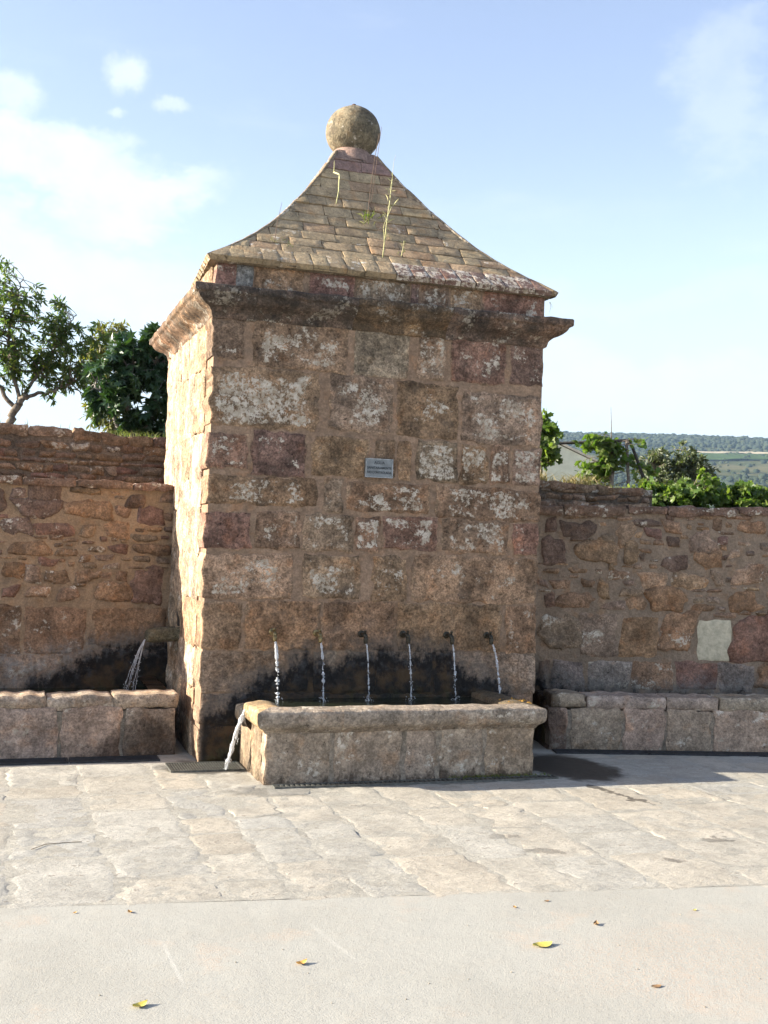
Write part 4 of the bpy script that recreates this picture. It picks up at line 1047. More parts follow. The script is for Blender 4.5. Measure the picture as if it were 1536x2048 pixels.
# ------------------------------------------------------------------ stone spout on the tower's left flank
sp = thing("stone_spout", "worn stone spout jutting from the sunlit side of the tower", "spout", (-.13, 1.12, .82))
def make_spout():
    pr = []
    g = Geo(); N = 16; K = 22; vs = []; fs = []
    for i in range(N+1):
        u = i/N; x = .01 - .27*u; end = math.sqrt(max(0, 1-max(0, (u-.82)/.18)**2)) if u > .82 else 1
        for k in range(K):
            a = 2*math.pi*k/K; cy, cz = math.cos(a), math.sin(a)
            yy = .085*math.copysign(abs(cy)**.6, cy); zz = .060*math.copysign(abs(cz)**.6, cz)
            if cz > .2 and abs(cy) < .75: zz = .060 - .035*(1-(cy/.75)**2)
            vs.append((x, 1.12 + yy*(.7+.3*end)*(1 if u < 1 else .75), .815 - .02*u + zz*(.55+.45*end)))
    P = np.array(vs); P += .010*np.stack([fbm(P*12, 3), fbm(P*12+9, 3), fbm(P*12+21, 3)], -1)
    for i in range(N):
        for k in range(K): fs.append((i*K+k, i*K+(k+1) % K, (i+1)*K+(k+1) % K, (i+1)*K+k))
    fs.append(tuple(N*K+k for k in range(K)))
    place("spout_stone", P, [f[::-1] for f in fs], M_STONE, sp, (.13, .115, .075, .05))
    g = Geo(); g.box((-.012, 1.06, .875), (.05, 1.18, .985)); g.build("spout_recess", simple_mat("recess_shade_black", (.012, .012, .011), .5), sp, smooth=False)  # solid black box for the hole above the spout, its shade painted in
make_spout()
def make_side_jet():
    g = Geo(); r = random.Random(6)
    for s in range(5):
        pts = []; rad = []; ex = -.24 - .05*s*.8; L = [.19, .15, .11, .16, .09][s]
        for k in range(41):
            u = k/40; p = V(-.245 - L*math.sqrt(u)*.55 - L*u*.45, 1.09 + .012*s - .05*u, .775 - .445*u)
            p = p + V(.012*u*float(vnoise(V(u*9, s*4, 1))), .012*u*float(vnoise(V(u*9, s*4, 5))), 0)
            pts.append(p); rad.append(max(.0010, .0028*(1+1.2*u*float(2*vnoise(V(u*30, s, 3))))*(1-.3*u)))
        g.tube(pts, rad, 7)
        for k in range(14):
            q = pts[int(r.uniform(.3, 1)*40)] + V(r.gauss(0, .012), r.gauss(0, .01), 0); z = r.uniform(.002, .0045)
            g.lathe([(0, -z*1.4), (z, 0), (0, z*1.5)], q, 6)
    tag(g.build("spout_stream", M_FALL), "thin spreading stream of water falling from the stone spout", "water")
make_side_jet()

# ------------------------------------------------------------------ drains
def drain(name, label, fr, u0, u1, o0, o1, mat, group, z=.016, along=True, pitch=.028, cat="drain", bar=.5):
    mid = fr((u0+u1)/2, 0, (o0+o1)/2); t = thing(name, label, cat, tuple(mid), group)
    def bx(g, a, b, c, d, z0, z1):
        q = [fr(a, z0, c), fr(b, z0, c), fr(b, z0, d), fr(a, z0, d), fr(a, z1, c), fr(b, z1, c), fr(b, z1, d), fr(a, z1, d)]
        g.add(q, [(0,3,2,1),(4,5,6,7),(0,1,5,4),(1,2,6,5),(2,3,7,6),(3,0,4,7)])
    g = Geo(); e = .012
    bx(g, u0, u1, o0, o0+e, -.03, z); bx(g, u0, u1, o1-e, o1, -.03, z); bx(g, u0, u0+e, o0+e, o1-e, -.03, z-.001); bx(g, u1-e, u1, o0+e, o1-e, -.03, z-.001)
    g.build("frame", mat, t, smooth=False)
    g = Geo(); bx(g, u0+e, u1-e, o0+e, o1-e, -.03, .006); g.build("channel", simple_mat("drain_dark", (.02, .02, .021), .6), t, smooth=False)
    g = Geo()
    if along:
        o = o0+e+.006
        while o < o1-e-.006: bx(g, u0+e, u1-e, o, o+pitch*bar, .007, z-.002); o += pitch
    else:
        u = u0+e+.004
        while u < u1-e-.004: bx(g, u, u+pitch*bar, o0+e, o1-e, .007, z-.002); u += pitch
    kind(g.build("grating_bars", mat, t, smooth=False), 'stuff')
    return t
ug = [-4.4, -3.4, -2.4, -1.6, -.86, -.24]
for i in range(5):
    drain("drain_cover", "black iron channel drain cover along the trough under the spout", flt, ug[i], ug[i+1]-.008, .07, .24, M_IRON, "channel drain below the spout trough", pitch=.024)
ug = [.05, .80, 1.6, 2.4, 3.2, 3.9]
for i in range(5):
    drain("drain_cover", "black iron channel drain cover along the grey trough by the cream slab", frt, ug[i], ug[i+1]-.008, .03, .17, M_IRON, "channel drain below the grey trough", pitch=.024)
ftr = wall_frame((0, TY, 0), (1, 0, 0), (0, 1, 0))
drain("drain_grate", "narrow steel grille at the foot of the tapped trough", ftr, .34, 2.34, .035, .125, M_STEEL, None, along=False, pitch=.034)
drain("drain_grate", "square wet drain grate where the overflow stream lands", wall_frame((0, 0, 0), (1, 0, 0), (0, 1, 0)), -.23, .27, .03, .32, M_STEEL, None, along=False, pitch=.018)

# ------------------------------------------------------------------ vegetation
def leaf_mat(name, cols, trans=.35, rough=.45):
    m, t, b = new_mat(name)
    ge = t.new('ShaderNodeNewGeometry'); rnd = ge.outputs['Random Per Island']
    cr = t.new('ShaderNodeValToRGB'); el = cr.color_ramp.elements
    el[0].position = 0; el[0].color = (*cols[0], 1); el[1].position = 1; el[1].color = (*cols[-1], 1)
    for i, c in enumerate(cols[1:-1]):
        e = el.new((i+1)/(len(cols)-1)); e.color = (*c, 1)
    t.l.new(rnd, cr.inputs[0])
    n = t.noise(ge.outputs['Position'], 60, 3)
    c = t.mix(t.ramp(n, .35, .7, 0, .35), cr.outputs[0], t.mix(1., cr.outputs[0], (.55, .6, .5, 1), 'MULTIPLY'))
    t.l.new(c, b.inputs['Base Color']); b.inputs['Roughness'].default_value = rough; b.inputs['Specular IOR Level'].default_value = .45
    tr = t.new('ShaderNodeBsdfTranslucent'); t.l.new(t.mix(1., c, (1.5, 1.7, .6, 1), 'MULTIPLY'), tr.inputs[0])
    mx = t.new('ShaderNodeMixShader'); mx.inputs[0].default_value = trans
    t.l.new(b.outputs[0], mx.inputs[1]); t.l.new(tr.outputs[0], mx.inputs[2])
    t.l.new(mx.outputs[0], m.node_tree.nodes['Material Output'].inputs[0])
    return m
def T_lance(w=.26):
    v = [(0, 0, 0), (.3, w*.42, .05), (.3, -w*.42, .05), (.3, 0, 0), (.62, w*.40, .02), (.62, -w*.40, .02), (.62, 0, -.03), (1, 0, -.12)]
    f = [(0, 3, 1), (0, 2, 3), (1, 3, 6, 4), (3, 2, 5, 6), (4, 6, 7), (6, 5, 7)]
    return np.array(v, float), f
def T_lobed(n=5, deep=.55, wide=1.0):
    pts = []; angs = np.linspace(-150, 150, 2*n+1)
    for i, a in enumerate(angs):
        L = (1. if i % 2 else deep)*(.75+.25*math.cos(R(a)*.5)); pts.append((.45+L*.55*math.cos(R(a)), L*.58*wide*math.sin(R(a)), -.10*L*L + .06*abs(math.sin(R(a)*1.5))))
    v = [(.38, 0, .04), (0, 0, 0)] + pts; k = len(pts)
    f = [(0, 2+i, 3+i) for i in range(k-1)] + [(0, 1, 2), (0, 1+k, 1)]
    return np.array(v, float), f
def leaf_cloud(P, Dv, S, tmpl, rg):
    """P points, Dv growing directions, S sizes"""
    tv, tf = tmpl; N = len(P); Dv = Dv/np.linalg.norm(Dv, axis=1)[:, None]
    up = rg.normal(size=(N, 3)); up[:, 2] += 1.0
    side = np.cross(up, Dv); side /= np.linalg.norm(side, axis=1)[:, None]+1e-9; nor = np.cross(Dv, side)
    vv = P[:, None, :] + S[:, None, None]*(tv[None, :, 0:1]*Dv[:, None, :] + tv[None, :, 1:2]*side[:, None, :] + tv[None, :, 2:3]*nor[:, None, :])
    k = len(tv); verts = vv.reshape(-1, 3)
    faces = []
    for i in range(N):
        o = i*k; faces += [tuple(o+a for a in q) for q in tf]
    return verts, faces
M_BARK = simple_mat("bark", (.16, .13, .10), .9, 0, 25, .5, .6)
M_BARKP = simple_mat("pale_bark", (.24, .22, .20), .9, 0, 25, .4, .5)

def tree(name, label, cat, base, limbs, blobs, ntw, nleaf, lsize, tmpl, mat, bark, seed, droop=.5, tw_r=.006, group=None, inner=.35):
    """limbs: list of (points, r0, r1); blobs: (centre, radii, share) that hold twig ends"""
    rg = np.random.default_rng(seed); root = thing(name, label, cat, base, group)
    g = Geo(); nodes = []
    for pts, r0, r1 in limbs:
        pts = np.array(pts, float); m = len(pts); s = np.linspace(0, m-1, m*6)
        q = np.stack([np.interp(s, range(m), pts[:, k]) for k in range(3)], -1)
        q[1:-1] += rg.normal(scale=.012, size=q[1:-1].shape)
        rr = np.interp(s, [0, m-1], [r0, r1]); g.tube(q, list(rr), 9)
        nodes += [(p, r_) for p, r_ in zip(q[len(q)//4:], rr[len(q)//4:])]
    NP = np.array([n[0] for n in nodes]); NR = np.array([n[1] for n in nodes])
    g.build("trunk", bark, root)
    tot = sum(b[2] for b in blobs); tips = []
    for c, rad, sh in blobs:
        k = int(ntw*sh/tot); d = rg.normal(size=(k, 3)); d /= np.linalg.norm(d, axis=1)[:, None]
        rr = inner + (1-inner)*rg.random(k)**.55
        tips.append(np.array(c) + d*rr[:, None]*np.array(rad))
    tips = np.concatenate(tips)
    g = Geo(); LP = []; LD = []
    for tp in tips:
        dd = np.linalg.norm(NP - tp, axis=1); j = int(np.argmin(dd + .15*rg.random(len(dd)))); a = NP[j]
        mid = (a+tp)/2 + rg.normal(scale=.06, size=3) + V(0, 0, .12*dd[j])
        ts = np.linspace(0, 1, 8)[:, None]; q = (1-ts)**2*a + 2*ts*(1-ts)*mid + ts**2*tp
        g.tube(q, list(np.linspace(min(tw_r*2, NR[j]*.8), tw_r*.4, 8)), 4, cap=False)
        nl = max(2, int(nleaf/len(tips)*rg.uniform(.6, 1.4)))
        u = .30 + .70*rg.random(nl)**.7; u = u[:, None]
        pp = (1-u)**2*a + 2*u*(1-u)*mid + u**2*tp
        gr = (tp - a)/(dd[j]+1e-6)
        LP.append(pp); LD.append(rg.normal(scale=.75, size=(nl, 3)) + gr*.7 + V(0, 0, -droop))
    g.build("twigs", bark, root)
    LP = np.concatenate(LP); LD = np.concatenate(LD)
    S = lsize*rg.uniform(.55, 1.2, len(LP))
    v, f = leaf_cloud(LP, LD, S, tmpl, rg)
    place("crown", v, f, mat, root, smooth=False)
    return root

M_FRUIT = leaf_mat("fruit_tree_leaf", [(.065, .115, .038), (.095, .145, .046), (.08, .13, .046), (.13, .17, .056), (.19, .19, .055)], .5)
M_YEL = leaf_mat("yellowing_leaf", [(.09, .115, .035), (.15, .145, .04), (.19, .16, .04), (.11, .125, .04)], .45)
M_FIG = leaf_mat("fig_leaf", [(.022, .052, .024), (.030, .068, .028), (.040, .082, .033), (.055, .10, .036)], .22, .4)
M_VINE = leaf_mat("vine_leaf", [(.07, .125, .03), (.10, .165, .04), (.14, .20, .05), (.185, .225, .062), (.06, .10, .027)], .45)
M_OLIVE = leaf_mat("grey_green_leaf", [(.07, .09, .045), (.11, .13, .07), (.16, .18, .11), (.06, .085, .035)], .3)
M_STRAW = leaf_mat("dry_grass", [(.38, .29, .15), (.30, .23, .11), (.45, .36, .20)], .3, .8)
M_GRASS = leaf_mat("green_grass", [(.10, .14, .04), (.16, .18, .05), (.2, .19, .07)], .4, .7)

def make_trees():
    y = 7.0
    tree("fruit_tree", "fruit tree with narrow drooping leaves and bare leaning trunk above the terrace wall", "tree", (-1.42, y, 2.2),
         [([(-1.46, y, 2.1), (-1.36, y, 2.75), (-1.22, y-.02, 3.12), (-1.14, y, 3.28)], .06, .04),
          ([(-1.16, y, 3.25), (-.90, y-.1, 3.30), (-.62, y-.05, 3.44), (-.40, y+.05, 3.62), (-.2, y+.1, 3.78)], .026, .007),
          ([(-1.16, y, 3.25), (-1.00, y+.1, 3.55), (-.82, y+.15, 3.85), (-.66, y+.1, 4.15), (-.55, y+.1, 4.35)], .022, .005),
          ([(-1.20, y, 3.2), (-1.32, y+.05, 3.6), (-1.38, y, 4.0), (-1.30, y, 4.45), (-1.22, y, 4.75)], .026, .005),
          ([(-1.24, y, 3.1), (-1.6, y+.1, 3.5), (-2.0, y, 3.9), (-2.2, y, 4.4)], .03, .007),
          ([(-.82, y+.15, 3.85), (-.5, y+.2, 4.0), (-.25, y+.2, 4.12)], .02, .006)],
         [((-1.25, y, 4.05), (.55, .6, .55), 3.2), ((-1.75, y, 4.15), (.6, .6, .6), 2.5), ((-.82, y, 3.95), (.34, .5, .42), 1.3), ((-.55, y, 3.62), (.38, .45, .22), .9), ((-1.0, y, 3.65), (.4, .5, .25), 1.1), ((-.85, y, 4.42), (.2, .3, .16), .35), ((-.30, y+.1, 4.10), (.26, .3, .14), .4),
          ((-.50, y, 3.95), (.26, .3, .30), .9), ((-.38, y, 3.50), (.28, .3, .22), .7), ((-1.35, y, 3.55), (.35, .4, .22), .8), ((-.75, y, 3.35), (.25, .3, .14), .35), ((-1.55, y, 4.75), (.2, .3, .3), .35), ((-1.0, y, 4.52), (.10, .2, .18), .15)],
         430, 8600, .086, T_lance(.30), M_FRUIT, M_BARK, 3, droop=.55)
    y = 7.8
    tree("yellowing_tree", "thin tree with yellowing autumn leaves between the fruit tree and the fig", "tree", (-.08, y, 2.2),
         [([(.06, y, 2.1), (.05, y, 2.9), (-.02, y, 3.3), (-.12, y, 3.7), (-.12, y, 4.2)], .045, .008), ([(.03, y, 2.95), (-.22, y, 3.2), (-.4, y, 3.5)], .02, .006)],
         [((-.22, y, 3.88), (.28, .4, .36), 1.6), ((-.05, y, 4.35), (.26, .3, .18), .7), ((-.15, y, 3.15), (.34, .4, .18), .8), ((.0, y, 2.95), (.3, .3, .12), .5)], 120, 1700, .10, T_lance(.32), M_YEL, M_BARK, 5, droop=.5)
    y = 5.4
    tree("fig_tree", "dense dark green fig tree beside the tower", "tree", (.1, y, 2.2),
         [([(.0, y, 2.1), (.02, y, 2.7), (-.02, y, 3.1), (.0, y, 3.5)], .05, .02), ([(.15, y, 2.1), (.22, y+.1, 2.8), (.3, y, 3.4), (.26, y, 3.85)], .045, .012), ([(.02, y, 2.6), (-.25, y, 3.0), (-.4, y, 3.3)], .03, .01), ([(.25, y, 2.6), (.5, y, 3.0), (.7, y, 3.4)], .035, .012)],
         [((-.08, y, 3.42), (.40, .5, .42), 2.2), ((.24, y, 3.62), (.30, .45, .42), 1.7), ((.50, y, 3.22), (.42, .5, .50), 2.0), ((-.22, y, 3.12), (.32, .4, .26), 1.0), ((.20, y, 2.95), (.34, .4, .25), 1.0), ((.18, y, 3.93), (.13, .2, .14), .3), ((.75, y, 3.5), (.3, .4, .4), 1.0), ((.35, y, 2.72), (.30, .3, .15), .6)],
         230, 2700, .165, T_lobed(5, .42, 1.0), M_FIG, M_BARKP, 8, droop=.75, inner=.15)
    # bushes, vines on the right
    tree("grey_green_bush", "rounded grey-green bush behind the vines", "bush", (7.95, 6.64, 1.8),
         [([(7.9, 6.6, 1.7), (7.9, 6.6, 2.4)], .04, .02), ([(7.95, 6.6, 2.2), (7.6, 6.7, 2.9)], .02, .006), ([(7.95, 6.6, 2.2), (8.2, 6.5, 2.9)], .02, .006)],
         [((7.72, 6.7, 2.75), (.36, .4, .36), 1.6), ((8.02, 6.6, 2.92), (.38, .4, .28), 1.5), ((8.28, 6.5, 2.70), (.30, .4, .34), 1.4), ((7.95, 6.6, 2.45), (.6, .4, .3), 1.2)], 260, 4600, .085, T_lance(.42), M_OLIVE, M_BARK, 12, droop=.1, inner=.3)
    hd = V(.949, -.315, 0)
    h0 = V(4.78, 2.42, 0)
    for i, (s, zc, rx, rzz, lab) in enumerate([(.18, 2.12, .32, .25, "low grapevine trailing over the end of the short terrace wall"), (.62, 2.17, .36, .28, "leafy grapevine in front of the grey-green bush"), (1.15, 2.13, .38, .23, "grapevine between the grey-green bush and the open hillside"), (1.75, 2.18, .42, .26, "sunlit yellow-green grapevine under the hillside fields"), (2.4, 2.2, .45, .28, "grapevine standing along the lower wall past the fields")]):
        c = h0 + hd*s
        tree("grapevine", lab, "vine", tuple(c + V(0, 0, 1.75)), [([c+V(0, 0, 1.6), c+V(.02, 0, 1.85), c+V(-.03, 0, zc+.05)], .02, .008)],
             [(c + V(0, 0, zc-.06), (rx, .35, rzz), 2), (c + V(.1, -.02, zc+.03), (rx*.8, .3, rzz*.7), 1)], 120, 2100, .074, T_lobed(5, .7, 1.05), M_VINE, M_BARK, 30+i, droop=.3, group="grapevines behind the right wall", tw_r=.003, inner=.1)
    # vine climbing the pergola
    tree("grapevine", "climbing grapevine on the pergola next to the tower's shaded edge", "vine", (4.55, 4.1, 1.8), [([(4.55, 4.1, 1.7), (4.57, 4.08, 2.3), (4.60, 4.05, 2.9)], .025, .012)],
         [((4.60, 4.05, 2.85), (.20, .25, .22), 2), ((4.66, 4.05, 2.65), (.12, .2, .12), .8), ((4.55, 4.05, 3.1), (.06, .1, .10), .2)], 80, 700, .092, T_lobed(5, .7, 1.05), M_VINE, M_BARK, 41, droop=.5, group="grapevines behind the right wall", tw_r=.003)
    tree("grapevine", "grapevine wound round the wooden pergola post", "vine", (5.60, 4.27, 1.8), [([(5.60, 4.27, 1.7), (5.60, 4.26, 2.3), (5.60, 4.25, 2.85)], .02, .01)],
         [((5.35, 4.3, 2.86), (.22, .2, .09), 1.2), ((5.62, 4.25, 2.72), (.12, .2, .22), 1.2), ((5.32, 4.3, 2.52), (.24, .2, .10), 1.0), ((5.52, 4.27, 2.6), (.10, .15, .18), .7), ((5.95, 4.15, 2.9), (.05, .1, .06), .15), ((6.1, 4.1, 2.58), (.12, .15, .06), .3)], 110, 800, .085, T_lobed(5, .7, 1.05), M_VINE, M_BARK, 43, droop=.4, group="grapevines behind the right wall", tw_r=.003)
make_trees()

def make_pergola():
    t = thing("pergola", "rough pergola of poles and bent rails carrying vines", "pergola", (5.6, 4.26, 1.8))
    wd = simple_mat("weathered_pole", (.20, .17, .14), .9, 0, 30, .4, .5); dk = simple_mat("dark_rail", (.05, .045, .04), .8)
    g = Geo(); g.tube([(5.600, 4.267, 1.7), (5.602, 4.262, 2.4), (5.590, 4.258, 2.9)], [.035, .032, .026], 9); g.build("post", wd, t)
    g = Geo(); g.tube([(5.588, 4.256, 2.88), (5.578, 4.255, 3.1), (5.566, 4.255, 3.31)], [.009, .006, .003], 6); g.build("cane", wd, t)
    g = Geo(); g.tube([(4.45, 4.6, 2.80), (4.943, 4.474, 2.85), (5.3, 4.36, 2.875), (5.743, 4.207, 2.915), (5.80, 4.2, 2.90)], .018, 7); g.build("rail", dk, t)
    g = Geo(); g.tube([(5.75, 4.2, 2.92), (5.82, 4.18, 2.86), (5.90, 4.16, 2.66), (6.0, 4.137, 2.40), (6.06, 4.12, 1.8)], .020, 7); g.build("bent_pole", dk, t)
    g = Geo(); g.tube([(5.79, 4.20, 1.8), (5.80, 4.2, 2.45), (5.76, 4.2, 2.9)], .020, 7); g.build("post", wd, t)
make_pergola()

def make_shed():
    # gabled outbuilding, its gable turned to the fountain
    t = thing("shed", "plain grey-green rendered outbuilding with a low gable beyond the vines", "building", (9.0, 15.9, 1.5))
    mt = simple_mat("grey_render", (.40, .43, .36), .9, 0, 6, .08, .1); rf = simple_mat("shed_roof", (.33, .32, .27), .9, 0, 8, .3)
    a = V(11.42, 14.97, 0); d = V(-.949, .315, 0); b = V(.315, .949, 0); w = 5.0; L = 6.
    def P(u, z, k=0): return a + d*u + b*k + V(0, 0, z)
    g = Geo(); pr = [(0, 1.2), (w, 1.2), (w, 3.46), (w/2, 4.55), (0, 3.46)]
    vs = [P(u, z) for u, z in pr] + [P(u, z, L) for u, z in pr]
    g.add(vs, [(0, 1, 2, 3, 4), (9, 8, 7, 6, 5), (0, 5, 6, 1), (1, 6, 7, 2), (4, 9, 5, 0), (2, 7, 8, 3), (3, 8, 9, 4)]); g.build("wall", mt, t, smooth=False)
    for (u0, z0, u1, z1) in ((-.06, 3.45, w/2, 4.585), (w+.06, 3.45, w/2, 4.585)):
        g = Geo(); v = [P(u0, z0, -.04), P(u1, z1, -.04), P(u1, z1, L), P(u0, z0, L)]; v += [q+V(0, 0, .05) for q in v]
        g.add(v, [(0, 1, 2, 3), (4, 7, 6, 5), (0, 4, 5, 1), (1, 5, 6, 2), (2, 6, 7, 3), (3, 7, 4, 0)]); g.build("roof_slope", rf, t, smooth=False)
make_shed()

def blades(name, label, pts, h, lean, mat, seed, w=.004, cat="grass", stuff=False, group=None):
    rg = np.random.default_rng(seed); g = Geo()
    for p in pts:
        p = np.array(p, float); hh = h*rg.uniform(.4, 1.2); d = rg.normal(size=3)*lean; d[2] = 0
        s = rg.normal(size=3); s[2] = 0; s = s/np.linalg.norm(s)*w*rg.uniform(.6, 1.4)
        q = [p + d*u*u*hh + V(0, 0, hh*u*(1-.25*u*lean)) for u in (0, .4, .75, 1)]
        g.add([q[0]-s, q[0]+s, q[1]-s*.8, q[1]+s*.8, q[2]-s*.5, q[2]+s*.5, q[3]], [(0, 1, 3, 2), (2, 3, 5, 4), (4, 5, 6)])
    o = g.build(name, mat, smooth=False)
    if stuff: o['kind'] = 'stuff'
    tag(o, label, cat, group)
    return o
def make_grass():
    rg = np.random.default_rng(4)
    p = [ful(u, 2.50-.036*(u-.1)+.005, -rg.uniform(.02, .3)) for u in np.concatenate([rg.uniform(-.35, .6, 260), rg.uniform(-1.6, -.3, 40)])]
    blades("wall_grass", "thin dry and green grass along the top of the higher wall below the fig", p, .085, .6, M_GRASS, 1, .003, stuff=True)
    p = [fur(u, 2.225-.04*u, -rg.uniform(.03, .3)) for u in np.concatenate([rg.normal(.38, .06, 170), rg.normal(.78, .10, 220)])]
    blades("dry_grass", "tufts of straw-coloured dry grass behind the short terrace wall", p, .15, .7, M_STRAW, 2, .004, stuff=True)
    p = [fur(u, 2.23-.04*u, -rg.uniform(.1, .4)) for u in rg.uniform(-.1, 1.4, 200)]
    blades("terrace_weeds", "fine green weeds growing on top of the short terrace wall", p, .07, .6, M_GRASS, 3, .003, stuff=True)
make_grass()

# weeds rooted in the roof tiles
def make_roof_weeds():
    pale = simple_mat("pale_stalk", (.42, .40, .20), .8, 0, 40, .25); brown = simple_mat("brown_stalk", (.13, .085, .06), .85, 0, 40, .3); green = M_GRASS
    def weed(name, label, stalks, mat, leaves=None, lm=None, lsz=.05, seed=0):
        t = thing(name, label, "weed", tuple(stalks[0][0][0]), "weeds growing out of the roof tiles")
        for pts, r0, r1 in stalks:
            g = Geo(); n = len(pts); s = np.linspace(0, n-1, n*4); P = np.array(pts, float)
            q = np.stack([np.interp(s, range(n), P[:, k]) for k in range(3)], -1); g.tube(q, list(np.linspace(r0, r1, len(q))), 5); g.build("stalk", mat, t)
        if leaves:
            rg = np.random.default_rng(seed); LP = np.array(leaves); v, f = leaf_cloud(LP, rg.normal(size=LP.shape) + V(0, -.3, .8), np.full(len(LP), lsz)*rg.uniform(.5, 1.2, len(LP)), T_lance(.12), rg)
            place("leaves", v, f, lm or green, t, smooth=False)
    lv = lambda a, b, n, s=.012, sd=0: [V(*a) + (V(*b)-V(*a))*k/n + np.random.default_rng(sd+k).normal(scale=s, size=3) for k in range(n)]
    weed("roof_weed", "tall pale weed standing out of the eave tiles", [([(1.262, .08, 3.725), (1.275, .06, 3.95), (1.30, .07, 4.15), (1.32, .09, 4.33)], .005, .003), ([(1.27, .07, 3.80), (1.25, .05, 3.95), (1.305, .04, 4.10)], .003, .002), ([(1.32, .09, 4.33), (1.33, .1, 4.46), (1.345, .1, 4.52)], .002, .001)], pale, lv((1.27, .06, 3.85), (1.325, .09, 4.36), 26), pale, .06)
    weed("roof_weed", "thin brown seed stalks leaning above the ridge of the roof", [([(1.26, .50, 4.10), (1.275, .49, 4.35), (1.30, .48, 4.62), (1.325, .47, 4.80)], .004, .002), ([(1.27, .50, 4.10), (1.30, .49, 4.4), (1.345, .48, 4.86)], .003, .0015)], brown)
    weed("roof_weed", "withered pale stalk drooping down the roof near the top", [([(1.03, .70, 4.52), (1.035, .55, 4.46), (1.01, .47, 4.30), (.985, .44, 4.19)], .007, .004), ([(1.03, .70, 4.52), (1.02, .66, 4.60)], .004, .002)], pale)
    weed("roof_weed", "small green tuft in the middle of the roof", [([(1.245, .42, 4.06), (1.245, .40, 4.11)], .004, .003)], green, lv((1.20, .41, 4.085), (1.30, .40, 4.10), 22, .014, 60), green, .09, 2)
    weed("roof_weed", "short yellow-green sprout low on the roof", [([(1.44, .17, 3.775), (1.445, .15, 3.83), (1.45, .15, 3.89)], .004, .002)], pale, lv((1.44, .16, 3.80), (1.45, .15, 3.88), 8, .01, 90), green, .05, 4)
    weed("roof_weed", "fine dark stem rising from the lower left tiles", [([(.445, .14, 3.76), (.46, .14, 3.9), (.49, .14, 4.06)], .003, .0012)], brown, lv((.42, .11, 3.755), (.60, .11, 3.755), 14, .015, 120), green, .04, 5)
    weed("cobweb_weed", "wisp of dry weed hanging under the roof corner", [([(2.60, -.03, 3.50), (2.615, -.03, 3.46), (2.60, -.03, 3.42)], .002, .001), ([(2.605, -.03, 3.50), (2.63, -.03, 3.46)], .0015, .001)], pale)
make_roof_weeds()

# fallen leaves and crumbs on the road
def make_litter():
    yel = simple_mat("yellow_leaf", (.52, .43, .09), .7, 0, 60, .2); brn = simple_mat("brown_leaf", (.22, .13, .06), .8, 0, 60, .3); org = simple_mat("orange_leaf", (.55, .30, .08), .8, 0, 60, .3)
    def lf(name, label, x, y, s, rot, mat, cup):
        g = Geo(); N = 10; vs = []; ca, sa = math.cos(rot), math.sin(rot)
        for i in range(N+1):
            u = i/N; w = .30*math.sin(math.pi*min(1, u*1.02))**.75
            for k in (-1, -.5, 0, .5, 1):
                a, b = (u-.5)*s, k*w*s; z = .004 + cup*s*(abs(k)**1.5)*.35 + cup*s*.5*(2*u-1)**2
                vs.append((x + a*ca - b*sa, y + a*sa + b*ca, z))
        f = [(i*5+k, (i+1)*5+k, (i+1)*5+k+1, i*5+k+1) for i in range(N) for k in range(4)]
        g.add(vs, f); tag(g.build(name, mat), label, "leaf", "fallen leaves")
    lf("fallen_leaf", "largest yellow fallen leaf lying on the pale concrete", .743, -3.921, .095, .15, yel, .14)
    lf("fallen_leaf", "curled orange and yellow leaf below the scrape mark on the concrete", -.245, -3.898, .05, .4, org, .35)
    lf("fallen_leaf", "yellow curled leaf at the near side of the road", -.872, -4.154, .06, .5, yel, .3)
    lf("fallen_leaf", "dark crumpled brown leaf beyond the largest yellow leaf", 1.084, -3.738, .04, 1., brn, .4)
    lf("fallen_leaf", "small tan leaf near the paving edge", -.80, -3.16, .03, 2., org, .3)
    lf("fallen_leaf", "tiny ochre leaf beside the small tan leaf", -1.022, -3.12, .02, .8, org, .3)
    lf("fallen_leaf", "small dry leaf by the paving edge below the taps", .84, -3.45, .024, 1.7, org, .3)
    lf("fallen_leaf", "brown leaf by the paving edge beyond the dry leaf", 1.02, -3.40, .028, .3, brn, .2)
    lf("fallen_leaf", "flat grey-brown leaf on the pinkish rough concrete", .964, -4.409, .045, .1, brn, .1)
    lf("fallen_leaf", "pale yellow leaf by the far right of the road", 1.62, -3.66, .024, .4, yel, .2)
    # twig on the paving
    g = Geo(); g.tube([(-1.17, -2.10, .009), (-1.10, -2.02, .010), (-1.00, -2.0, .009), (-.92, -2.0, .008)], .0018, 5)
    tag(g.build("twig", simple_mat("twig", (.12, .09, .06), .9)), "thin dry twig lying on a smooth grey paving slab", "twig")
    r = random.Random(15); g = Geo()
    for k in range(150):
        x = r.uniform(-3, 4); y = r.uniform(-5.6, edge_y(x)+.6); s = r.uniform(.001, .004)
        g.lathe([(0, -s*.5), (s, -.2*s), (s*.8, s*.4), (0, s*.6)], (x, y, .004 if y < edge_y(x) else .012), 5)
    o = kind(g.build("grit", simple_mat("grit", (.30, .26, .20), .9)), 'stuff'); tag(o, "loose grit scattered over the road and paving", "grit")
    p = []; rg = np.random.default_rng(9)
    p = [(1.55 + rg.uniform(0, .75), -.83 + rg.normal(0, .012), .01) for _ in range(240)]
    blades("moss_grass", "green moss and grass along the foot of the tapped trough", p, .03, .8, M_GRASS, 7, .003, stuff=True)
make_litter()

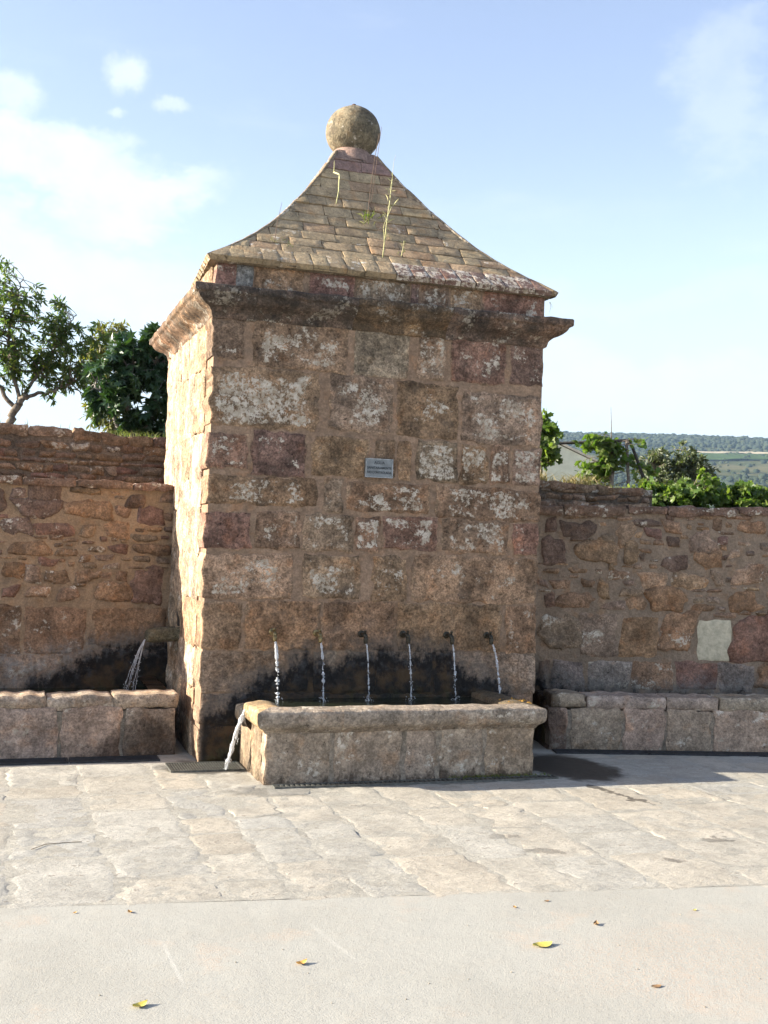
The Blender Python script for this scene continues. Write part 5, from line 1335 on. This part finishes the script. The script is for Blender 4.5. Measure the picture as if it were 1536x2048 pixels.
# ------------------------------------------------------------------ land behind
def make_land():
    def prism(name, poly, z, mat, z0=-.05):
        n = len(poly); v = [(x, y, z0) for x, y in poly] + [(x, y, z) for x, y in poly]
        return kind(place(name, v, [tuple(range(n, 2*n))] + [(i, (i+1) % n, n+(i+1) % n, n+i) for i in range(n)], mat, smooth=False, origin=(0, 0, 0)), 'structure')
    prism("garden_soil", [(-40, 3.3), (2.4, 3.3), (3.4, 45), (-40, 45)], 2.25, M_EARTH)
    prism("terrace_soil", [(-40, 1.95), (.02, 1.95), (.02, 3.05), (-40, 3.05)], 1.80, M_EARTH)
    a = RW_O + RW_N*.34
    q = [a + RW_D*-.2, a + RW_D*12]
    prism("vineyard_soil", [(q[0][0], q[0][1]), (q[1][0], q[1][1]), (45, -3), (45, 45), (3.5, 45), (2.62, 3.3)], 1.72, M_EARTH)
    # hillside
    m, t, b = new_mat("hillside")
    pos = t.new('ShaderNodeNewGeometry').outputs['Position']
    n1 = t.noise(pos, .008, 6, .6); n2 = t.noise(pos, .05, 6, .65)
    c = t.mix(t.ramp(n1, .4, .62), (.045, .058, .026, 1), (.105, .10, .052, 1))
    c = t.mix(t.math('MULTIPLY', t.ramp(n2, .56, .68), .7), c, (.20, .155, .095, 1))
    t.l.new(c, b.inputs['Base Color']); b.inputs['Roughness'].default_value = 1; b.inputs['Specular IOR Level'].default_value = 0
    EL = ([0, 60, 200, 500, 900, 1300, 1700, 1900, 2300], [-.4, -.4, .2, 1.7, 3.3, 4.6, 5.35, 5.45, 4.2])
    def hgt(az, r_):
        A = float(np.interp(az, [-60, -5, 10, 24, 32, 36, 44, 80], [.35, .45, .7, 1.015, 1.0, .975, 1.0, .6]))
        e = np.interp(r_, *EL)*A
        p = V(r_*math.sin(R(az)), r_*math.cos(R(az)), 0)
        return 1.6 + r_*math.tan(R(e)) + (3.5*float(fbm(p*.012, 3)) + 1.2*float(fbm(p*.05, 2)))*min(1, r_/300), p
    azs = np.linspace(-60, 95, 150); rs = np.concatenate([np.linspace(60, 600, 30), np.linspace(630, 2300, 60)])
    vs = []
    for az in azs:
        for r_ in rs:
            h, p = hgt(az, r_); vs.append((CAM.x+p[0], CAM.y+p[1], h-1.7 if r_ < 61 else h))
    k = len(rs); i = np.arange(len(azs)*k).reshape(len(azs), k)
    f = np.stack([i[:-1, :-1], i[:-1, 1:], i[1:, 1:], i[1:, :-1]], -1).reshape(-1, 4)
    kind(place("hills", vs, f, m, origin=(0, 0, 0)), 'structure')
    # a cultivated terrace and a pale track on the slope
    def patch(name, mat, azs_, r0, r1, lift):
        g = Geo(); vs = []
        for az in azs_:
            for r_ in (r0(az), (r0(az)+r1(az))/2, r1(az)):
                h, p = hgt(az, r_); vs.append((CAM.x+p[0], CAM.y+p[1], h+lift))
        n = len(azs_); g.add(vs, [(a*3+b_, a*3+b_+1, (a+1)*3+b_+1, (a+1)*3+b_) for a in range(n-1) for b_ in range(2)])
        kind(g.build(name, mat, origin=(0, 0, 0)), 'structure')
    A_ = np.linspace(33.4, 48, 60)
    patch("field", simple_mat("field_green", (.055, .085, .032), 1, 0, .08, .3, 0, 0), A_, lambda a: 1235 + 6*(a-34), lambda a: 1370 + 9*(a-34), 2.0)
    patch("track", simple_mat("pale_track", (.36, .31, .22), 1, 0, .1, .2, 0, 0), A_, lambda a: 1376 + 12*(a-34) + 8*math.sin(a*2), lambda a: 1402 + 12*(a-34) + 8*math.sin(a*2), 2.2)
    # woods on the slope: nobody could count them
    rg = np.random.default_rng(2)
    t_ = (1+5**.5)/2
    iv = np.array([(-1, t_, 0), (1, t_, 0), (-1, -t_, 0), (1, -t_, 0), (0, -1, t_), (0, 1, t_), (0, -1, -t_), (0, 1, -t_), (t_, 0, -1), (t_, 0, 1), (-t_, 0, -1), (-t_, 0, 1)])/1.9
    ifc = [(0, 11, 5), (0, 5, 1), (0, 1, 7), (0, 7, 10), (0, 10, 11), (1, 5, 9), (5, 11, 4), (11, 10, 2), (10, 7, 6), (7, 1, 8), (3, 9, 4), (3, 4, 2), (3, 2, 6), (3, 6, 8), (3, 8, 9), (4, 9, 5), (2, 4, 11), (6, 2, 10), (8, 6, 7), (9, 8, 1)]
    V_, F_ = [], []; n = 0
    for k in range(22000):
        az = rg.uniform(19, 50); r_ = math.sqrt(rg.uniform(420**2, 2080**2))
        if 32.9 < az and 1000 < r_ < 1420 and rg.random() < .90: continue
        if 32.9 < az and r_ <= 1000 and rg.random() < .55: continue
        p0 = V(r_*math.sin(R(az)), r_*math.cos(R(az)), 0)
        if r_ < 1500 and float(vnoise(p0*.012)) > .12: continue
        h, p = hgt(az, r_); s = rg.uniform(1.7, 4.2)*(1.15 if r_ > 1500 else .85)
        q = iv*s*V(rg.uniform(.8, 1.3), rg.uniform(.8, 1.3), rg.uniform(.65, 1.05))*(1+rg.normal(scale=.14, size=(12, 1)))
        V_.append(q + V(CAM.x+p[0], CAM.y+p[1], h+s*.35)); F_ += [tuple(n+a for a in fc) for fc in ifc]; n += 12
    wm = leaf_mat("far_wood", [(.014, .024, .012), (.021, .032, .014), (.030, .039, .017)], .0, 1.)
    kind(place("hill_woods", np.concatenate(V_), F_, wm, smooth=True, origin=(0, 0, 0)), 'stuff')
    tag(bpy.data.objects["hill_woods"], "dark scrub woodland covering the distant hillside", "woods")
make_land()

# ------------------------------------------------------------------ air
def make_haze():
    g = Geo(); g.box((-4100, -4100, -1.2), (4100, 4100, 330))
    m = bpy.data.materials.new("haze"); m.use_nodes = True; nt = m.node_tree; nt.nodes.clear()
    out = nt.nodes.new('ShaderNodeOutputMaterial'); pv = nt.nodes.new('ShaderNodeVolumePrincipled')
    pv.inputs['Color'].default_value = (.50, .73, 1.0, 1); pv.inputs['Density'].default_value = HAZE; pv.inputs['Anisotropy'].default_value = .2
    nt.links.new(pv.outputs[0], out.inputs['Volume'])
    o = kind(g.build("haze", m, smooth=False, origin=(0, 0, 0)), 'stuff'); tag(o, "thin pale haze over the distant hills", "haze")
HAZE = .00013
make_haze()
